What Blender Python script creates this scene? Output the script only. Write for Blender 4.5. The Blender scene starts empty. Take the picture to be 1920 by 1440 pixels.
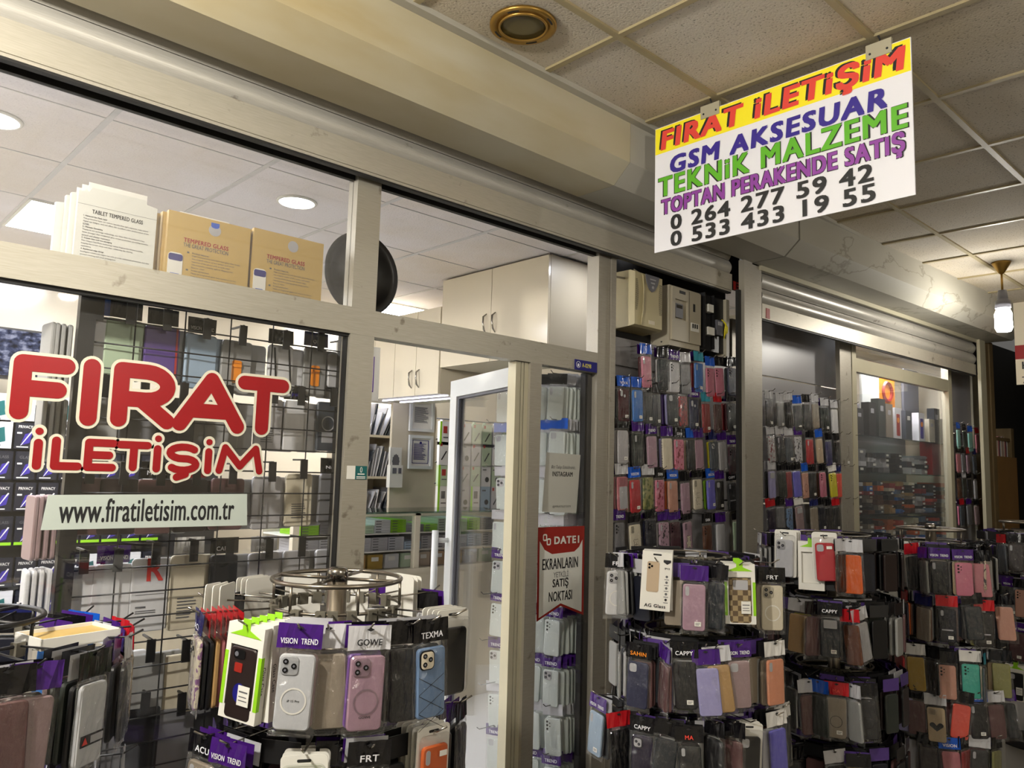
import bpy, bmesh, math, random
from mathutils import Vector, Matrix
from math import sin, cos, pi, radians as R

# ------------------------------------------------------------------ camera, world, lamps, exposure
S = bpy.context.scene
COL = S.collection
F, YAW, PITCH, ROLL = 1480.92, 0.81979, 0.111699, 0.0279309
CAM = Vector((0, 0, 1.55))
_f = Vector((cos(YAW)*cos(PITCH), sin(YAW)*cos(PITCH), sin(PITCH)))
_r = Vector((sin(YAW), -cos(YAW), 0)); _u = _r.cross(_f)
RT = cos(ROLL)*_r + sin(ROLL)*_u; UP = -sin(ROLL)*_r + cos(ROLL)*_u; FW = _f
cam = bpy.data.objects.new('camera', bpy.data.cameras.new('camera')); COL.objects.link(cam)
cam.matrix_world = Matrix(((RT.x, UP.x, -FW.x, CAM.x), (RT.y, UP.y, -FW.y, CAM.y), (RT.z, UP.z, -FW.z, CAM.z), (0, 0, 0, 1)))
cam.data.sensor_width = 36; cam.data.lens = F*36/1920; cam.data.clip_start = .02
S.camera = cam
W = bpy.data.worlds.new('world'); S.world = W; W.use_nodes = True
W.node_tree.nodes['Background'].inputs[0].default_value = (1, .96, .9, 1)
W.node_tree.nodes['Background'].inputs[1].default_value = .08
S.view_settings.view_transform = 'Standard'; S.view_settings.look = 'None'
S.view_settings.gamma = 1; S.view_settings.use_curve_mapping = False
S.view_settings.exposure = 0.55
S.cycles.transparent_max_bounces = 24
S.cycles.max_bounces = 6; S.cycles.diffuse_bounces = 4; S.cycles.glossy_bounces = 3; S.cycles.transmission_bounces = 3
S.cycles.caustics_reflective = False; S.cycles.caustics_refractive = False
S.cycles.sample_clamp_indirect = 4.0
CORR = [(-.6, 1.25, 950), (1.3, -.7, 190), (4.4, -1.3, 110)]      # unseen bulbs, the last two added for ceiling light and glints: x, y, glow (built with the other lamps)
SHOPZ = 2.775
PANELS = [(1.08, 4.5), (3.48, 5.1), (-.12, 3.3), (-1.3, 4.5)]      # square panels in the shop ceiling; last two added out of view for light
SPOTS = [(.48, 3.3), (1.68, 3.3), (3.3, 2.72)]  # last one is added behind the post to light the cabinet end

def ray(px, py):
    return ((px-960)/F)*RT - ((py-720)/F)*UP + FW
def at(px, py, Y=None, X=None, Z=None):
    d = ray(px, py)
    t = (Y-CAM.y)/d.y if Y is not None else (X-CAM.x)/d.x if X is not None else (Z-CAM.z)/d.z
    return CAM + t*d
K = .045                                   # beyond the column the front turns slightly towards the corridor
TURN = -math.atan(K)
def atr(px, py, Y0):                       # a point on the turned front, Y0 at the column
    d = ray(px, py); t = (Y0+4.1*K)/(d.y+K*d.x)
    return CAM + t*d
def yr(x, Y0): return Y0-K*(x-4.1)
def proj(p):
    v = Vector(p)-CAM; z = v.dot(FW)
    return (960+F*v.dot(RT)/z, 720-F*v.dot(UP)/z, z)
random.seed(7); rnd = random.Random(11)

# ------------------------------------------------------------------ materials
def lin(c):
    return tuple((x/255/12.92 if x/255 <= .04045 else ((x/255+.055)/1.055)**2.4) for x in c[:3]) + (1,)
class N:
    def __init__(s, name):
        s.m = bpy.data.materials.new(name); s.m.use_nodes = True; s.t = s.m.node_tree; s.t.nodes.clear()
        s.out = s.n('ShaderNodeOutputMaterial')
    def n(s, t, **k):
        o = s.t.nodes.new(t)
        for a, b in k.items(): setattr(o, a, b)
        return o
    def l(s, a, b): s.t.links.new(a, b)
    def bsdf(s, col=(.5, .5, .5, 1), rough=.5, metal=0, spec=.5):
        b = s.n('ShaderNodeBsdfPrincipled')
        if isinstance(col, tuple): b.inputs['Base Color'].default_value = col
        else: s.l(col, b.inputs['Base Color'])
        b.inputs['Roughness'].default_value = rough; b.inputs['Metallic'].default_value = metal
        b.inputs['Specular IOR Level'].default_value = spec
        s.l(b.outputs[0], s.out.inputs[0]); s.b = b; return b
    def coord(s, scale=1, src='Object'):
        c = s.n('ShaderNodeTexCoord'); m = s.n('ShaderNodeMapping'); m.inputs['Scale'].default_value = scale if isinstance(scale, tuple) else (scale,)*3
        s.l(c.outputs[src], m.inputs[0]); return m.outputs[0]
    def noise(s, v, scale, detail=3):
        t = s.n('ShaderNodeTexNoise'); t.inputs['Scale'].default_value = scale; t.inputs['Detail'].default_value = detail; s.l(v, t.inputs[0]); return t.outputs[0]
    def ramp(s, f, stops):
        r = s.n('ShaderNodeValToRGB'); e = r.color_ramp.elements
        while len(e) < len(stops): e.new(.5)
        for i, (p, c) in enumerate(stops): e[i].position = p; e[i].color = c
        s.l(f, r.inputs[0]); return r.outputs[0]
    def mix(s, f, a, b, mode='MIX'):
        m = s.n('ShaderNodeMix', data_type='RGBA', blend_type=mode)
        for i, x in ((0, f), (6, a), (7, b)):
            if isinstance(x, (int, float, tuple)): m.inputs[i].default_value = x
            else: s.l(x, m.inputs[i])
        return m.outputs[2]
    def bump(s, h, strength=.2, dist=.01):
        b = s.n('ShaderNodeBump'); b.inputs['Strength'].default_value = strength; b.inputs['Distance'].default_value = dist
        s.l(h, b.inputs['Height']); s.l(b.outputs[0], s.b.inputs['Normal'])
    def oc(s): return s.n('ShaderNodeObjectInfo').outputs['Color']
def simple(name, c, rough=.5, metal=0, var=.08, scale=20, bump=0, spec=.5):
    m = N(name); v = m.coord(); nz = m.noise(v, scale)
    a = lin(c); d = tuple(x*(1-var) for x in a[:3])+(1,)
    m.bsdf(m.mix(nz, a, d), rough, metal, spec)
    if bump: m.bump(nz, bump)
    return m.m
def objcol(name, rough=.45, var=.12, scale=60, metal=0, spec=.5, bump=0):
    m = N(name); v = m.coord(); nz = m.noise(v, scale)
    c = m.oc(); m.bsdf(m.mix(nz, c, m.mix(var, c, (0, 0, 0, 1))), rough, metal, spec)
    if bump: m.bump(nz, bump, .004)
    return m.m
def emit(name, c, strength):
    m = N(name); e = m.n('ShaderNodeEmission'); e.inputs[0].default_value = lin(c); e.inputs[1].default_value = strength
    m.l(e.outputs[0], m.out.inputs[0]); return m.m
def film(name, base=.035, k=1.5, rough=.13, scale=38, strength=.9, tint=(1, 1, 1, 1), haze=0.0, hazec=(200, 200, 200)):
    m = N(name); fr = m.n('ShaderNodeFresnel'); fr.inputs[0].default_value = 1.45
    ma = m.n('ShaderNodeMath', operation='MULTIPLY_ADD'); ma.inputs[1].default_value = k; ma.inputs[2].default_value = base; ma.use_clamp = True
    ge = m.n('ShaderNodeNewGeometry'); ir = m.n('ShaderNodeMath', operation='MULTIPLY_ADD'); ir.inputs[1].default_value = 1/1.45-1.45; ir.inputs[2].default_value = 1.45
    m.l(ge.outputs['Backfacing'], ir.inputs[0]); m.l(ir.outputs[0], fr.inputs[0])
    m.l(fr.outputs[0], ma.inputs[0])
    tr = m.n('ShaderNodeBsdfTransparent'); tr.inputs[0].default_value = tint
    gl = m.n('ShaderNodeBsdfGlossy'); gl.inputs['Roughness'].default_value = rough
    if scale:
        v = m.coord((1, 1, .45)); nz = m.noise(v, scale, 4)
        b = m.n('ShaderNodeBump'); b.inputs['Strength'].default_value = strength; b.inputs['Distance'].default_value = .03
        m.l(nz, b.inputs['Height']); m.l(b.outputs[0], gl.inputs['Normal'])
    last = tr.outputs[0]
    if haze:
        df = m.n('ShaderNodeBsdfDiffuse'); df.inputs[0].default_value = lin(hazec)
        mh = m.n('ShaderNodeMixShader'); mh.inputs[0].default_value = haze; m.l(tr.outputs[0], mh.inputs[1]); m.l(df.outputs[0], mh.inputs[2]); last = mh.outputs[0]
    mx = m.n('ShaderNodeMixShader'); m.l(ma.outputs[0], mx.inputs[0]); m.l(last, mx.inputs[1]); m.l(gl.outputs[0], mx.inputs[2])
    m.l(mx.outputs[0], m.out.inputs[0]); return m.m
M = {}
def tile_mat(name, c, dots=.5):
    m = N(name); v = m.coord(); big = m.noise(v, 1.3, 4)
    vo = m.n('ShaderNodeTexNoise'); vo.inputs['Scale'].default_value = 120; vo.inputs['Detail'].default_value = 4; m.l(v, vo.inputs[0])
    pit = m.ramp(vo.outputs[0], [(.33, (dots, dots, dots, 1)), (.4, (1, 1, 1, 1))])
    a = lin(c); d = lin((c[0]*.93, c[1]*.9, c[2]*.83))
    base = m.mix(m.ramp(big, [(.35, (0, 0, 0, 1)), (.7, (1, 1, 1, 1))]), a, d)
    m.bsdf(m.mix(1.0, base, pit, 'MULTIPLY'), .9, 0, .2); m.bump(vo.outputs[0], .35, .006); return m.m
M['tile'] = tile_mat('corridor_ceiling_tile', (196, 189, 177))
M['stile'] = tile_mat('shop_ceiling_tile', (228, 224, 228), .8)
M['grid'] = simple('yellowed_ceiling_grid', (166, 152, 116), .5, 0, .3, 9)
M['sgrid'] = simple('shop_ceiling_grid', (200, 198, 198), .5)
def stained(name, c, c2, rough=.45):
    m = N(name); v = m.coord((.6, 1, 2.2)); nz = m.noise(v, 2.2, 4)
    m.bsdf(m.mix(m.ramp(nz, [(.42, (0, 0, 0, 1)), (.75, (1, 1, 1, 1))]), lin(c), lin(c2)), rough, 0, .4); return m.m
M['beam1'] = stained('painted_beam_yellowed', (182, 175, 152), (164, 148, 108))
M['beam2'] = stained('painted_beam_grey', (170, 167, 156), (154, 149, 134))
def cracked(name, c, c2):
    m = N(name); v = m.coord((1.2, 1, 2.4)); nz = m.noise(v, 2.2, 4); f = m.noise(v, 1.1, 6)
    ln = m.ramp(f, [(.488, (1, 1, 1, 1)), (.497, (.62, .6, .55, 1)), (.506, (1, 1, 1, 1))])
    m.bsdf(m.mix(1.0, m.mix(nz, lin(c), lin(c2)), ln, 'MULTIPLY'), .45, 0, .4); return m.m
M['beam3'] = cracked('painted_beam_cracked', (174, 172, 162), (158, 154, 140))
def alu(name, c, rough=.38, metal=.75):
    m = N(name); v = m.coord((3, 60, 60)); nz = m.noise(v, 6, 3); v2 = m.coord(); n2 = m.noise(v2, 14, 5)
    col = m.mix(nz, lin(c), lin((c[0]*.86, c[1]*.85, c[2]*.82)))
    sp = m.ramp(n2, [(.27, (.45, .42, .38, 1)), (.34, (1, 1, 1, 1))])
    m.bsdf(m.mix(.8, col, sp, 'MULTIPLY'), rough, metal, .5); return m.m
M['alu'] = alu('brushed_aluminium_frame', (186, 182, 170), .42, .55)
M['aluv'] = alu('aluminium_post', (174, 169, 158), .45, .5)
M['shut'] = alu('galvanised_shutter', (192, 189, 182), .36, .3)
M['shutbar'] = alu('shutter_bottom_bar', (192, 187, 174), .45, .45)
M['cream_alu'] = simple('cream_aluminium', (186, 180, 156), .4, .3, .1, 8)
M['rubber'] = simple('black_rubber', (22, 21, 20), .6)
M['dark'] = simple('dark_shade_and_board', (24, 22, 20), .8)  # near-black standing for shade in gaps and recesses; also plain dark parts
M['black'] = simple('black_paint', (20, 19, 20), .4)
M['chrome'] = simple('chrome_wire', (150, 146, 140), .22, 1, .1)
M['steel'] = simple('bronzed_steel', (142, 134, 122), .3, .9, .15)
M['clip'] = simple('grey_clip', (112, 108, 96), .5, .3)
M['slat'] = simple('grey_slatwall', (150, 148, 150), .35, 0, .12, 3)
M['white'] = simple('white_card', (228, 226, 218), .55, 0, .05)
M['paper'] = simple('paper_white', (214, 214, 206), .7, 0, .05)
M['cream'] = simple('cream_lacquer', (222, 212, 190), .16, 0, .03, 2)
M['creamd'] = simple('cream_panel', (210, 200, 178), .4, 0, .06, 4)
M['pvc'] = simple('white_pvc', (214, 216, 214), .35, 0, .04)
M['floor'] = simple('grey_floor_tile', (150, 146, 138), .35, 0, .2, 3)
M['shopfloor'] = simple('white_floor_tile', (228, 228, 226), .25, 0, .05, 3)
M['wall'] = simple('plain_wall', (196, 188, 170), .8, 0, .08, 2)
M['wood'] = simple('bare_board', (132, 98, 54), .6, 0, .3, 7)
M['timber'] = simple('old_timber', (112, 92, 58), .7, 0, .35, 9)
M['ink'] = simple('black_ink', (26, 26, 28), .6)
M['grey_ink'] = simple('grey_ink', (96, 96, 98), .6)
M['red'] = simple('red_vinyl', (146, 8, 17), .35, 0, .05)
M['outline'] = simple('offwhite_vinyl', (214, 210, 190), .4, 0, .03)
M['strip'] = simple('grey_green_vinyl', (190, 200, 192), .4, 0, .03)
M['yellow'] = simple('sign_yellow', (250, 234, 40), .4, 0, .03)
M['signred'] = simple('sign_red', (226, 74, 62), .4, 0, .03)
M['signblue'] = simple('sign_blue', (56, 42, 140), .4, 0, .03)
M['signgreen'] = simple('sign_green', (96, 178, 42), .4, 0, .03)
M['signpurple'] = simple('sign_purple', (140, 66, 158), .4, 0, .03)
M['signwhite'] = simple('sign_white', (234, 234, 240), .35, 0, .02)
M['plate'] = simple('number_plate_blue', (24, 22, 116), .3)
M['plateyel'] = simple('plate_yellow', (226, 216, 84), .4)
M['teal'] = simple('teal_print', (10, 92, 92), .4)
M['brown'] = simple('brown_red_vinyl', (146, 34, 24), .4)
M['tan'] = simple('tan_card', (190, 160, 92), .45, 0, .06)
M['glowred'] = simple('dark_red_print', (160, 40, 34), .5)
M['orange'] = simple('orange_print', (238, 142, 30), .4)
M['lime'] = simple('lime_card', (146, 208, 34), .4)
M['purple'] = simple('purple_foil', (84, 40, 140), .25)
M['bluefoil'] = simple('blue_foil', (24, 84, 196), .25)
M['meterbeige'] = simple('aged_beige_plastic', (190, 178, 138), .45, 0, .14, 8)
M['metergrey'] = simple('meter_box_grey', (178, 170, 150), .45, 0, .12, 8)
M['greyplastic'] = simple('grey_plastic', (104, 104, 112), .4)
M['brass'] = simple('brass_ring', (166, 130, 62), .35, .8, .15)
M['lampglass'] = simple('dusty_lamp_glass', (92, 82, 50), .25)
M['lens'] = simple('lens_black', (14, 13, 15), .12)
M['cutout'] = simple('pale_cutout', (176, 176, 180), .3)
def _tv():
    m = N('tv_picture'); v = m.coord((14, 14, 20)); f = m.noise(v, 1.6, 5); e = m.n('ShaderNodeEmission'); e.inputs[1].default_value = .9
    m.l(m.ramp(f, [(.38, lin((26, 30, 44))), (.52, lin((72, 80, 110))), (.66, lin((160, 164, 186)))]), e.inputs[0]); m.l(e.outputs[0], m.out.inputs[0]); return m.m
M['screenblue'] = _tv()
M['spot'] = emit('shop_spot_glow', (250, 250, 255), 40)
M['panel'] = emit('shop_panel_glow', (246, 248, 255), 36)
M['led'] = emit('led_strip_glow', (222, 222, 255), 9)
M['bulbglow'] = emit('bulb_glow', (255, 246, 214), 60)
M['corrglow'] = emit('corridor_lamp_glow', (255, 240, 205), 12)
M['glass'] = film('window_glass', .02, 1.15, .02, 0)
M['glassd'] = film('dusty_window_glass', .02, 1.15, .03, 0, haze=.07, hazec=(190, 190, 190))
M['shelfglass'] = film('green_shelf_glass', .05, 1.0, .05, 0, tint=(.66, .78, .73, 1))
M['bag'] = film('clear_bag', .03, 1.6, .13, 48, 1.0, haze=.0, hazec=(225, 225, 228))
M['blister'] = film('clear_blister', .03, 1.3, .06, 0)
# object-coloured stock materials
M['case'] = objcol('phone_case_plastic', .42)
M['gloss'] = objcol('phone_case_gloss', .18)
M['card'] = objcol('printed_card', .35, .08, 30)
M['foil'] = objcol('printed_foil_header', .22, .1, 30, 0, .6, .5)
M['boxcol'] = objcol('printed_box', .4, .08, 12)
def _glit():
    m = N('glitter_case'); v = m.coord(); vo = m.n('ShaderNodeTexVoronoi'); vo.inputs['Scale'].default_value = 260; m.l(v, vo.inputs[0])
    sp = m.ramp(vo.outputs['Distance'], [(.0, (1, 1, 1, 1)), (.16, (0, 0, 0, 1))])
    n2 = m.noise(v, 40); th = m.ramp(n2, [(.5, (0, 0, 0, 1)), (.62, (1, 1, 1, 1))])
    c = m.oc(); m.bsdf(m.mix(m.mix(1.0, sp, th, 'MULTIPLY'), c, (1, 1, 1, 1)), .3); return m.m
M['glitter'] = _glit()
def _pat(name, scale, lo, hi, ink, kind='noise'):
    m = N(name); v = m.coord()
    if kind == 'noise': f = m.noise(v, scale, 1)
    else:
        vo = m.n('ShaderNodeTexVoronoi'); vo.inputs['Scale'].default_value = scale; vo.inputs['Randomness'].default_value = .35; m.l(v, vo.inputs[0]); f = vo.outputs['Distance']
    th = m.ramp(f, [(lo, (0, 0, 0, 1)), (hi, (1, 1, 1, 1))] if kind == 'noise' else [(lo, (1, 1, 1, 1)), (hi, (0, 0, 0, 1))])
    m.bsdf(m.mix(th, m.oc(), lin(ink)), .35); return m.m
M['bows'] = _pat('red_bow_print', 62, .56, .6, (128, 34, 48))
M['floral'] = _pat('purple_floral_print', 90, .52, .6, (124, 84, 130))
M['polka'] = _pat('dark_dot_print', 75, .2, .24, (52, 44, 52), 'v')
M['nature'] = _pat('green_leaf_print', 45, .5, .62, (70, 84, 30))
M['inkprint'] = _pat('dark_line_print', 70, .56, .59, (40, 34, 40))
def _check():
    m = N('brown_check_case'); v = m.coord(); ch = m.n('ShaderNodeTexChecker'); ch.inputs['Scale'].default_value = 55
    ch.inputs[1].default_value = lin((92, 76, 56)); ch.inputs[2].default_value = lin((152, 134, 100))
    mp = m.n('ShaderNodeMapping'); mp.inputs['Scale'].default_value = (1, 0, 1); mp.inputs['Location'].default_value = (.5, .0005, .5); m.l(v, mp.inputs[0]); m.l(mp.outputs[0], ch.inputs[0])
    m.bsdf(ch.outputs[0], .45); return m.m
M['check'] = _check()
def _clear():
    m = N('clear_silicone'); b = m.bsdf(lin((218, 226, 220)), .25, 0, .6); tr = m.n('ShaderNodeBsdfTransparent'); mx = m.n('ShaderNodeMixShader'); mx.inputs[0].default_value = .85
    m.l(tr.outputs[0], mx.inputs[1]); m.l(b.outputs[0], mx.inputs[2]); m.l(mx.outputs[0], m.out.inputs[0]); return m.m
M['clear'] = _clear()

# ------------------------------------------------------------------ mesh building
TXT = {}
def glyphs(body, space=1.0, shear=0.0):
    k = (body, space, shear)
    if k not in TXT:
        cu = bpy.data.curves.new('lettering', 'FONT'); cu.body = body; cu.space_character = space; cu.shear = shear; cu.resolution_u = 3
        o = bpy.data.objects.new('lettering', cu); me = o.to_mesh()
        v = [(p.co.x, p.co.y) for p in me.vertices]; f = [tuple(p.vertices) for p in me.polygons]
        o.to_mesh_clear(); bpy.data.objects.remove(o); bpy.data.curves.remove(cu)
        xs = [a for a, _ in v] or [0]; ys = [b for _, b in v] or [0]
        TXT[k] = (v, f, min(xs), max(xs), min(ys), max(ys))
    return TXT[k]
class MB:
    def __init__(s): s.v = []; s.f = []; s.m = []; s.T = None
    def add(s, vs, fs, m=0):
        b = len(s.v)
        s.v += [tuple(s.T @ Vector(p)) for p in vs] if s.T else [tuple(p) for p in vs]
        s.f += [tuple(b+i for i in f) for f in fs]; s.m += [m]*len(fs)
        return s
    def box(s, x0, x1, y0, y1, z0, z1, m=0):
        if x0 > x1: x0, x1 = x1, x0
        if y0 > y1: y0, y1 = y1, y0
        if z0 > z1: z0, z1 = z1, z0
        return s.add([(x0, y0, z0), (x1, y0, z0), (x1, y1, z0), (x0, y1, z0), (x0, y0, z1), (x1, y0, z1), (x1, y1, z1), (x0, y1, z1)],
                     [(3, 2, 1, 0), (4, 5, 6, 7), (0, 1, 5, 4), (1, 2, 6, 5), (2, 3, 7, 6), (3, 0, 4, 7)], m)
    def prism(s, pts, y0, y1, m=0, mside=None):          # pts: outline in x,z (counter-clockwise seen from -y)
        n = len(pts)
        s.add([(x, y0, z) for x, z in pts] + [(x, y1, z) for x, z in pts], [tuple(range(n)), tuple(range(2*n-1, n-1, -1))], m)
        b = len(s.v)-2*n
        s.f += [(b+i, b+n+i, b+n+(i+1) % n, b+(i+1) % n) for i in range(n)]; s.m += [m if mside is None else mside]*n
        return s
    def loft(s, rings, m=0, cap=True, closed=True):
        n = len(rings[0]); vs = [p for r in rings for p in r]; fs = []
        for k in range(len(rings)-1):
            for i in range(n if closed else n-1):
                j = (i+1) % n; fs.append((k*n+i, k*n+j, (k+1)*n+j, (k+1)*n+i))
        if cap: fs.append(tuple(range(n-1, -1, -1))); fs.append(tuple(range((len(rings)-1)*n, len(rings)*n)))
        return s.add(vs, fs, m)
    def tube(s, path, r, n=8, m=0):
        path = [Vector(p) for p in path]; rings = []; ref = None
        for i, p in enumerate(path):
            t = (path[min(i+1, len(path)-1)]-path[max(i-1, 0)]).normalized()
            a = ref if ref else (Vector((0, 0, 1)) if abs(t.z) < .9 else Vector((1, 0, 0)))
            a = (a-t*a.dot(t)); a.normalize(); ref = a; b = t.cross(a)
            rr = r[i] if isinstance(r, (list, tuple)) else r
            rings.append([p+rr*(cos(2*pi*k/n)*a+sin(2*pi*k/n)*b) for k in range(n)])
        return s.loft(rings, m)
    def ring(s, c, R_, r, n=40, k=8, m=0):
        vs = []; fs = []
        for i in range(n):
            a = 2*pi*i/n
            for j in range(k):
                b = 2*pi*j/k; q = R_+r*cos(b); vs.append((c[0]+q*cos(a), c[1]+q*sin(a), c[2]+r*sin(b)))
        for i in range(n):
            for j in range(k):
                fs.append((i*k+j, ((i+1) % n)*k+j, ((i+1) % n)*k+(j+1) % k, i*k+(j+1) % k))
        return s.add(vs, fs, m)
    def lathe(s, prof, n=24, m=0, c=(0, 0, 0)):
        return s.loft([[(c[0]+r*cos(2*pi*i/n), c[1]+r*sin(2*pi*i/n), c[2]+z) for i in range(n)] for r, z in prof], m)
    def disc(s, cx, cz, r, y0, y1, n=16, m=0, rz=None):
        rz = rz or r
        return s.prism([(cx+r*cos(2*pi*i/n), cz+rz*sin(2*pi*i/n)) for i in range(n)], y0, y1, m)
    def text(s, body, cx, cz, w, h, y, m=0, bold=0.0, shear=0.0):
        v, f, x0, x1, y0, y1 = glyphs(body, 1+bold*2.4, shear)
        if not v: return s
        e = bold*h*.9; sx = (w-2*e)/(x1-x0); sz = (h-1.2*e)/(y1-y0)
        for k, (dx, dz) in enumerate(((-e, -.6*e), (e, -.6*e), (-e, .6*e), (e, .6*e), (0, 0)) if e else ((0, 0),)):
            s.add([(cx+dx+(a-(x0+x1)/2)*sx, y-2e-5*k, cz+dz+(b-(y0+y1)/2)*sz) for a, b in v], f, m)
        return s
    def build(s, name, mats, parent=None, smooth=False, color=None):
        me = bpy.data.meshes.new(name); me.from_pydata(s.v, [], s.f)
        for x in (mats if isinstance(mats, (list, tuple)) else [mats]): me.materials.append(M[x] if isinstance(x, str) else x)
        me.polygons.foreach_set('material_index', s.m)
        if smooth: me.polygons.foreach_set('use_smooth', [True]*len(me.polygons))
        me.update()
        return inst(name, me, parent, color)
    def mesh(s, name, mats, smooth=False):
        o = s.build(name, mats, None, smooth); me = o.data; bpy.data.objects.remove(o); return me
def inst(name, me, parent=None, color=None):
    o = bpy.data.objects.new(name, me); COL.objects.link(o)
    if parent: o.parent = parent
    if color: o.color = lin(color)
    return o
LABELS = {}
def tag(o, label, cat, group=None, kind=None):
    o['label'] = label; o['category'] = cat
    if group: o['group'] = group
    if kind: o['kind'] = kind
    return o
def thing(name, label, cat, loc=(0, 0, 0), rz=0, group=None, kind=None, ry=0):
    o = bpy.data.objects.new(name, None); COL.objects.link(o); o.location = loc; o.rotation_euler = (0, ry, rz)
    o.empty_display_size = .02
    return tag(o, label, cat, group, kind)
def rrect(cx, cz, w, h, r, n=5):                         # rounded rectangle outline, counter-clockwise seen from -y
    p = []
    for sx, sz, a0 in ((1, -1, -pi/2), (1, 1, 0), (-1, 1, pi/2), (-1, -1, pi)):
        for i in range(n+1):
            a = a0+pi/2*i/n; p.append((cx+sx*(w/2-r)+r*cos(a), cz+sz*(h/2-r)+r*sin(a)))
    return p
def shell(b, cx, cz, w, h, r, y0, y1, e=.003, m=0, n=5):  # rounded slab with softened edges
    big = rrect(cx, cz, w, h, r, n); sm = rrect(cx, cz, w-2*e, h-2*e, max(r-e, .0005), n)
    b.loft([[(x, y0, z) for x, z in sm], [(x, y0+e, z) for x, z in big], [(x, y1-e, z) for x, z in big], [(x, y1, z) for x, z in sm]][::-1], m)
    return b

# ------------------------------------------------------------------ the setting
def struct(b, name, mats, label, cat, parent=None):
    o = b.build(name, mats, parent)
    if not parent: tag(o, label, cat, kind='structure')
    return o
struct(MB().box(-4, 10.5, -3.2, 7, -.05, 0), 'floor', 'floor', 'grey tiled floor of the arcade and the shop', 'floor')
struct(MB().box(-2, 5.2, 2.47, 5.6, 0, .012), 'floor', 'shopfloor', 'white tiled floor inside the shop', 'floor')
struct(MB().box(-4, 10.5, -2.6, 2.0, 3.04, 3.08), 'ceiling', 'tile', 'stained beige pitted tile ceiling above the corridor', 'ceiling')
b = MB()
for k in range(-9, 15): b.box(1.97+.6*k-.012, 1.97+.6*k+.012, -2.6, 2.0, 3.031, 3.0405)
for k in range(-7, 1): b.box(-4, 10.5, 1.63+.6*k-.012, 1.63+.6*k+.012, 3.0305, 3.0405)
struct(b, 'trim_1', 'grid', 'yellowed metal grid between the corridor ceiling tiles', 'ceiling grid')
struct(MB().box(-4, 10.5, 1.965, 2.004, 3.02, 3.041), 'trim_2', 'beam2', 'grey edge strip where the corridor ceiling meets the beam', 'edge strip')
BP = [(2.0, 3.04), (2.0, 2.85), (2.085, 2.772), (2.29, 2.772), (2.29, 3.04)]
def beam(x0, x1, o0, o1):
    b = MB(); b.loft([[(x0, y+o0, z) for y, z in BP], [(x1, y+o1, z) for y, z in BP]]); return b
struct(beam(-4, 2.505, 0, 0), 'trim_3', 'beam1', 'yellowed beige boxed beam over the left shop front', 'beam')
struct(beam(2.507, 3.965, 0, 0), 'trim_4', 'beam2', 'short grey boxed beam section behind the hanging sign', 'beam')
struct(beam(3.975, 7.55, -.004, yr(7.55, 0)-.004), 'trim_5', 'beam3', 'long grey boxed beam over the far shop front with cracked paint', 'beam')
b = MB().box(-4, 4.1, 2.44, 2.47, 2.66, 3.04).box(-4, 4.1, 2.29, 2.47, 3.0, 3.04); struct(b, 'trim_6', 'dark', 'near-black board standing for the shaded void above the left roller shutter', 'void')  # shade of the gap is painted as a near-black board
# shop interior shell
struct(MB().box(-2.0, 5.2, 2.47, 6.2, SHOPZ, SHOPZ+.04), 'ceiling', 'stile', 'white speckled tile ceiling inside the shop', 'ceiling')
b = MB()
for k in range(-3, 9): b.box(.18+.6*k-.011, .18+.6*k+.011, 2.47, 6.2, SHOPZ-.003, SHOPZ+.001)
for k in range(0, 6): b.box(-2, 5.2, 3.0+.6*k-.003, 3.0+.6*k+.003, SHOPZ-.0025, SHOPZ+.001)
struct(b, 'trim_7', 'sgrid', 'pale grid between the shop ceiling tiles', 'ceiling grid')
struct(MB().box(-2, 5.2, 5.6, 5.65, 0, 2.8), 'wall_back', 'cream', 'cream back wall inside the shop', 'wall')
struct(MB().box(-2.05, -2, 2.4, 5.65, 0, 2.8), 'wall_left', 'creamd', 'cream left wall inside the shop', 'wall')
struct(MB().box(5.2, 5.25, 2.5, 5.65, 0, 2.8), 'wall_right', 'creamd', 'cream right wall inside the shop', 'wall')
struct(MB().box(-4, 10.5, -3.2, -3.15, 0, 3.04), 'wall_front', 'wall', 'plain wall across the corridor', 'wall')

# left shop front: aluminium frame with panes, one window
win = thing('window_1', 'aluminium framed shop window with transom panes and red lettering', 'window', (0, 0, 0), kind='structure')
b = MB().box(1.455, 1.555, 2.40, 2.46, 0, 2.66).box(-2, 2.78, 2.399, 2.461, 2.022, 2.117).box(-2, 1.455, 2.40, 2.46, .3, .38)
b.build('frame', 'alu', win)
MB().box(-2, 1.8, 2.461, 2.72, 2.098, 2.116).build('ledge', 'slat', win)
MB().box(2.78, 2.862, 2.398, 2.47, 0, 2.625).box(2.865, 2.9, 2.39, 2.5, 0, 2.615).build('post', 'aluv', win)
MB().box(-2, 2.78, 2.42, 2.44, 2.585, 2.66).box(-2, 1.455, 2.41, 2.43, 2.012, 2.022).box(1.449, 1.455, 2.415, 2.44, .38, 2.02).box(2.735, 2.78, 2.43, 2.46, 0, 2.02).build('seal', 'rubber', win)
MB().box(-2, 1.455, 2.428, 2.434, 2.117, 2.66).build('transom_pane', 'glassd', win)
MB().box(1.555, 2.78, 2.428, 2.434, 2.117, 2.66).build('transom_pane', 'glassd', win)
MB().box(-2, 1.455, 2.428, 2.434, .38, 2.022).build('pane', 'glass', win)
MB().box(2.411, 2.78, 2.428, 2.434, .05, 2.022).build('side_pane', 'glass', win)
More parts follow.
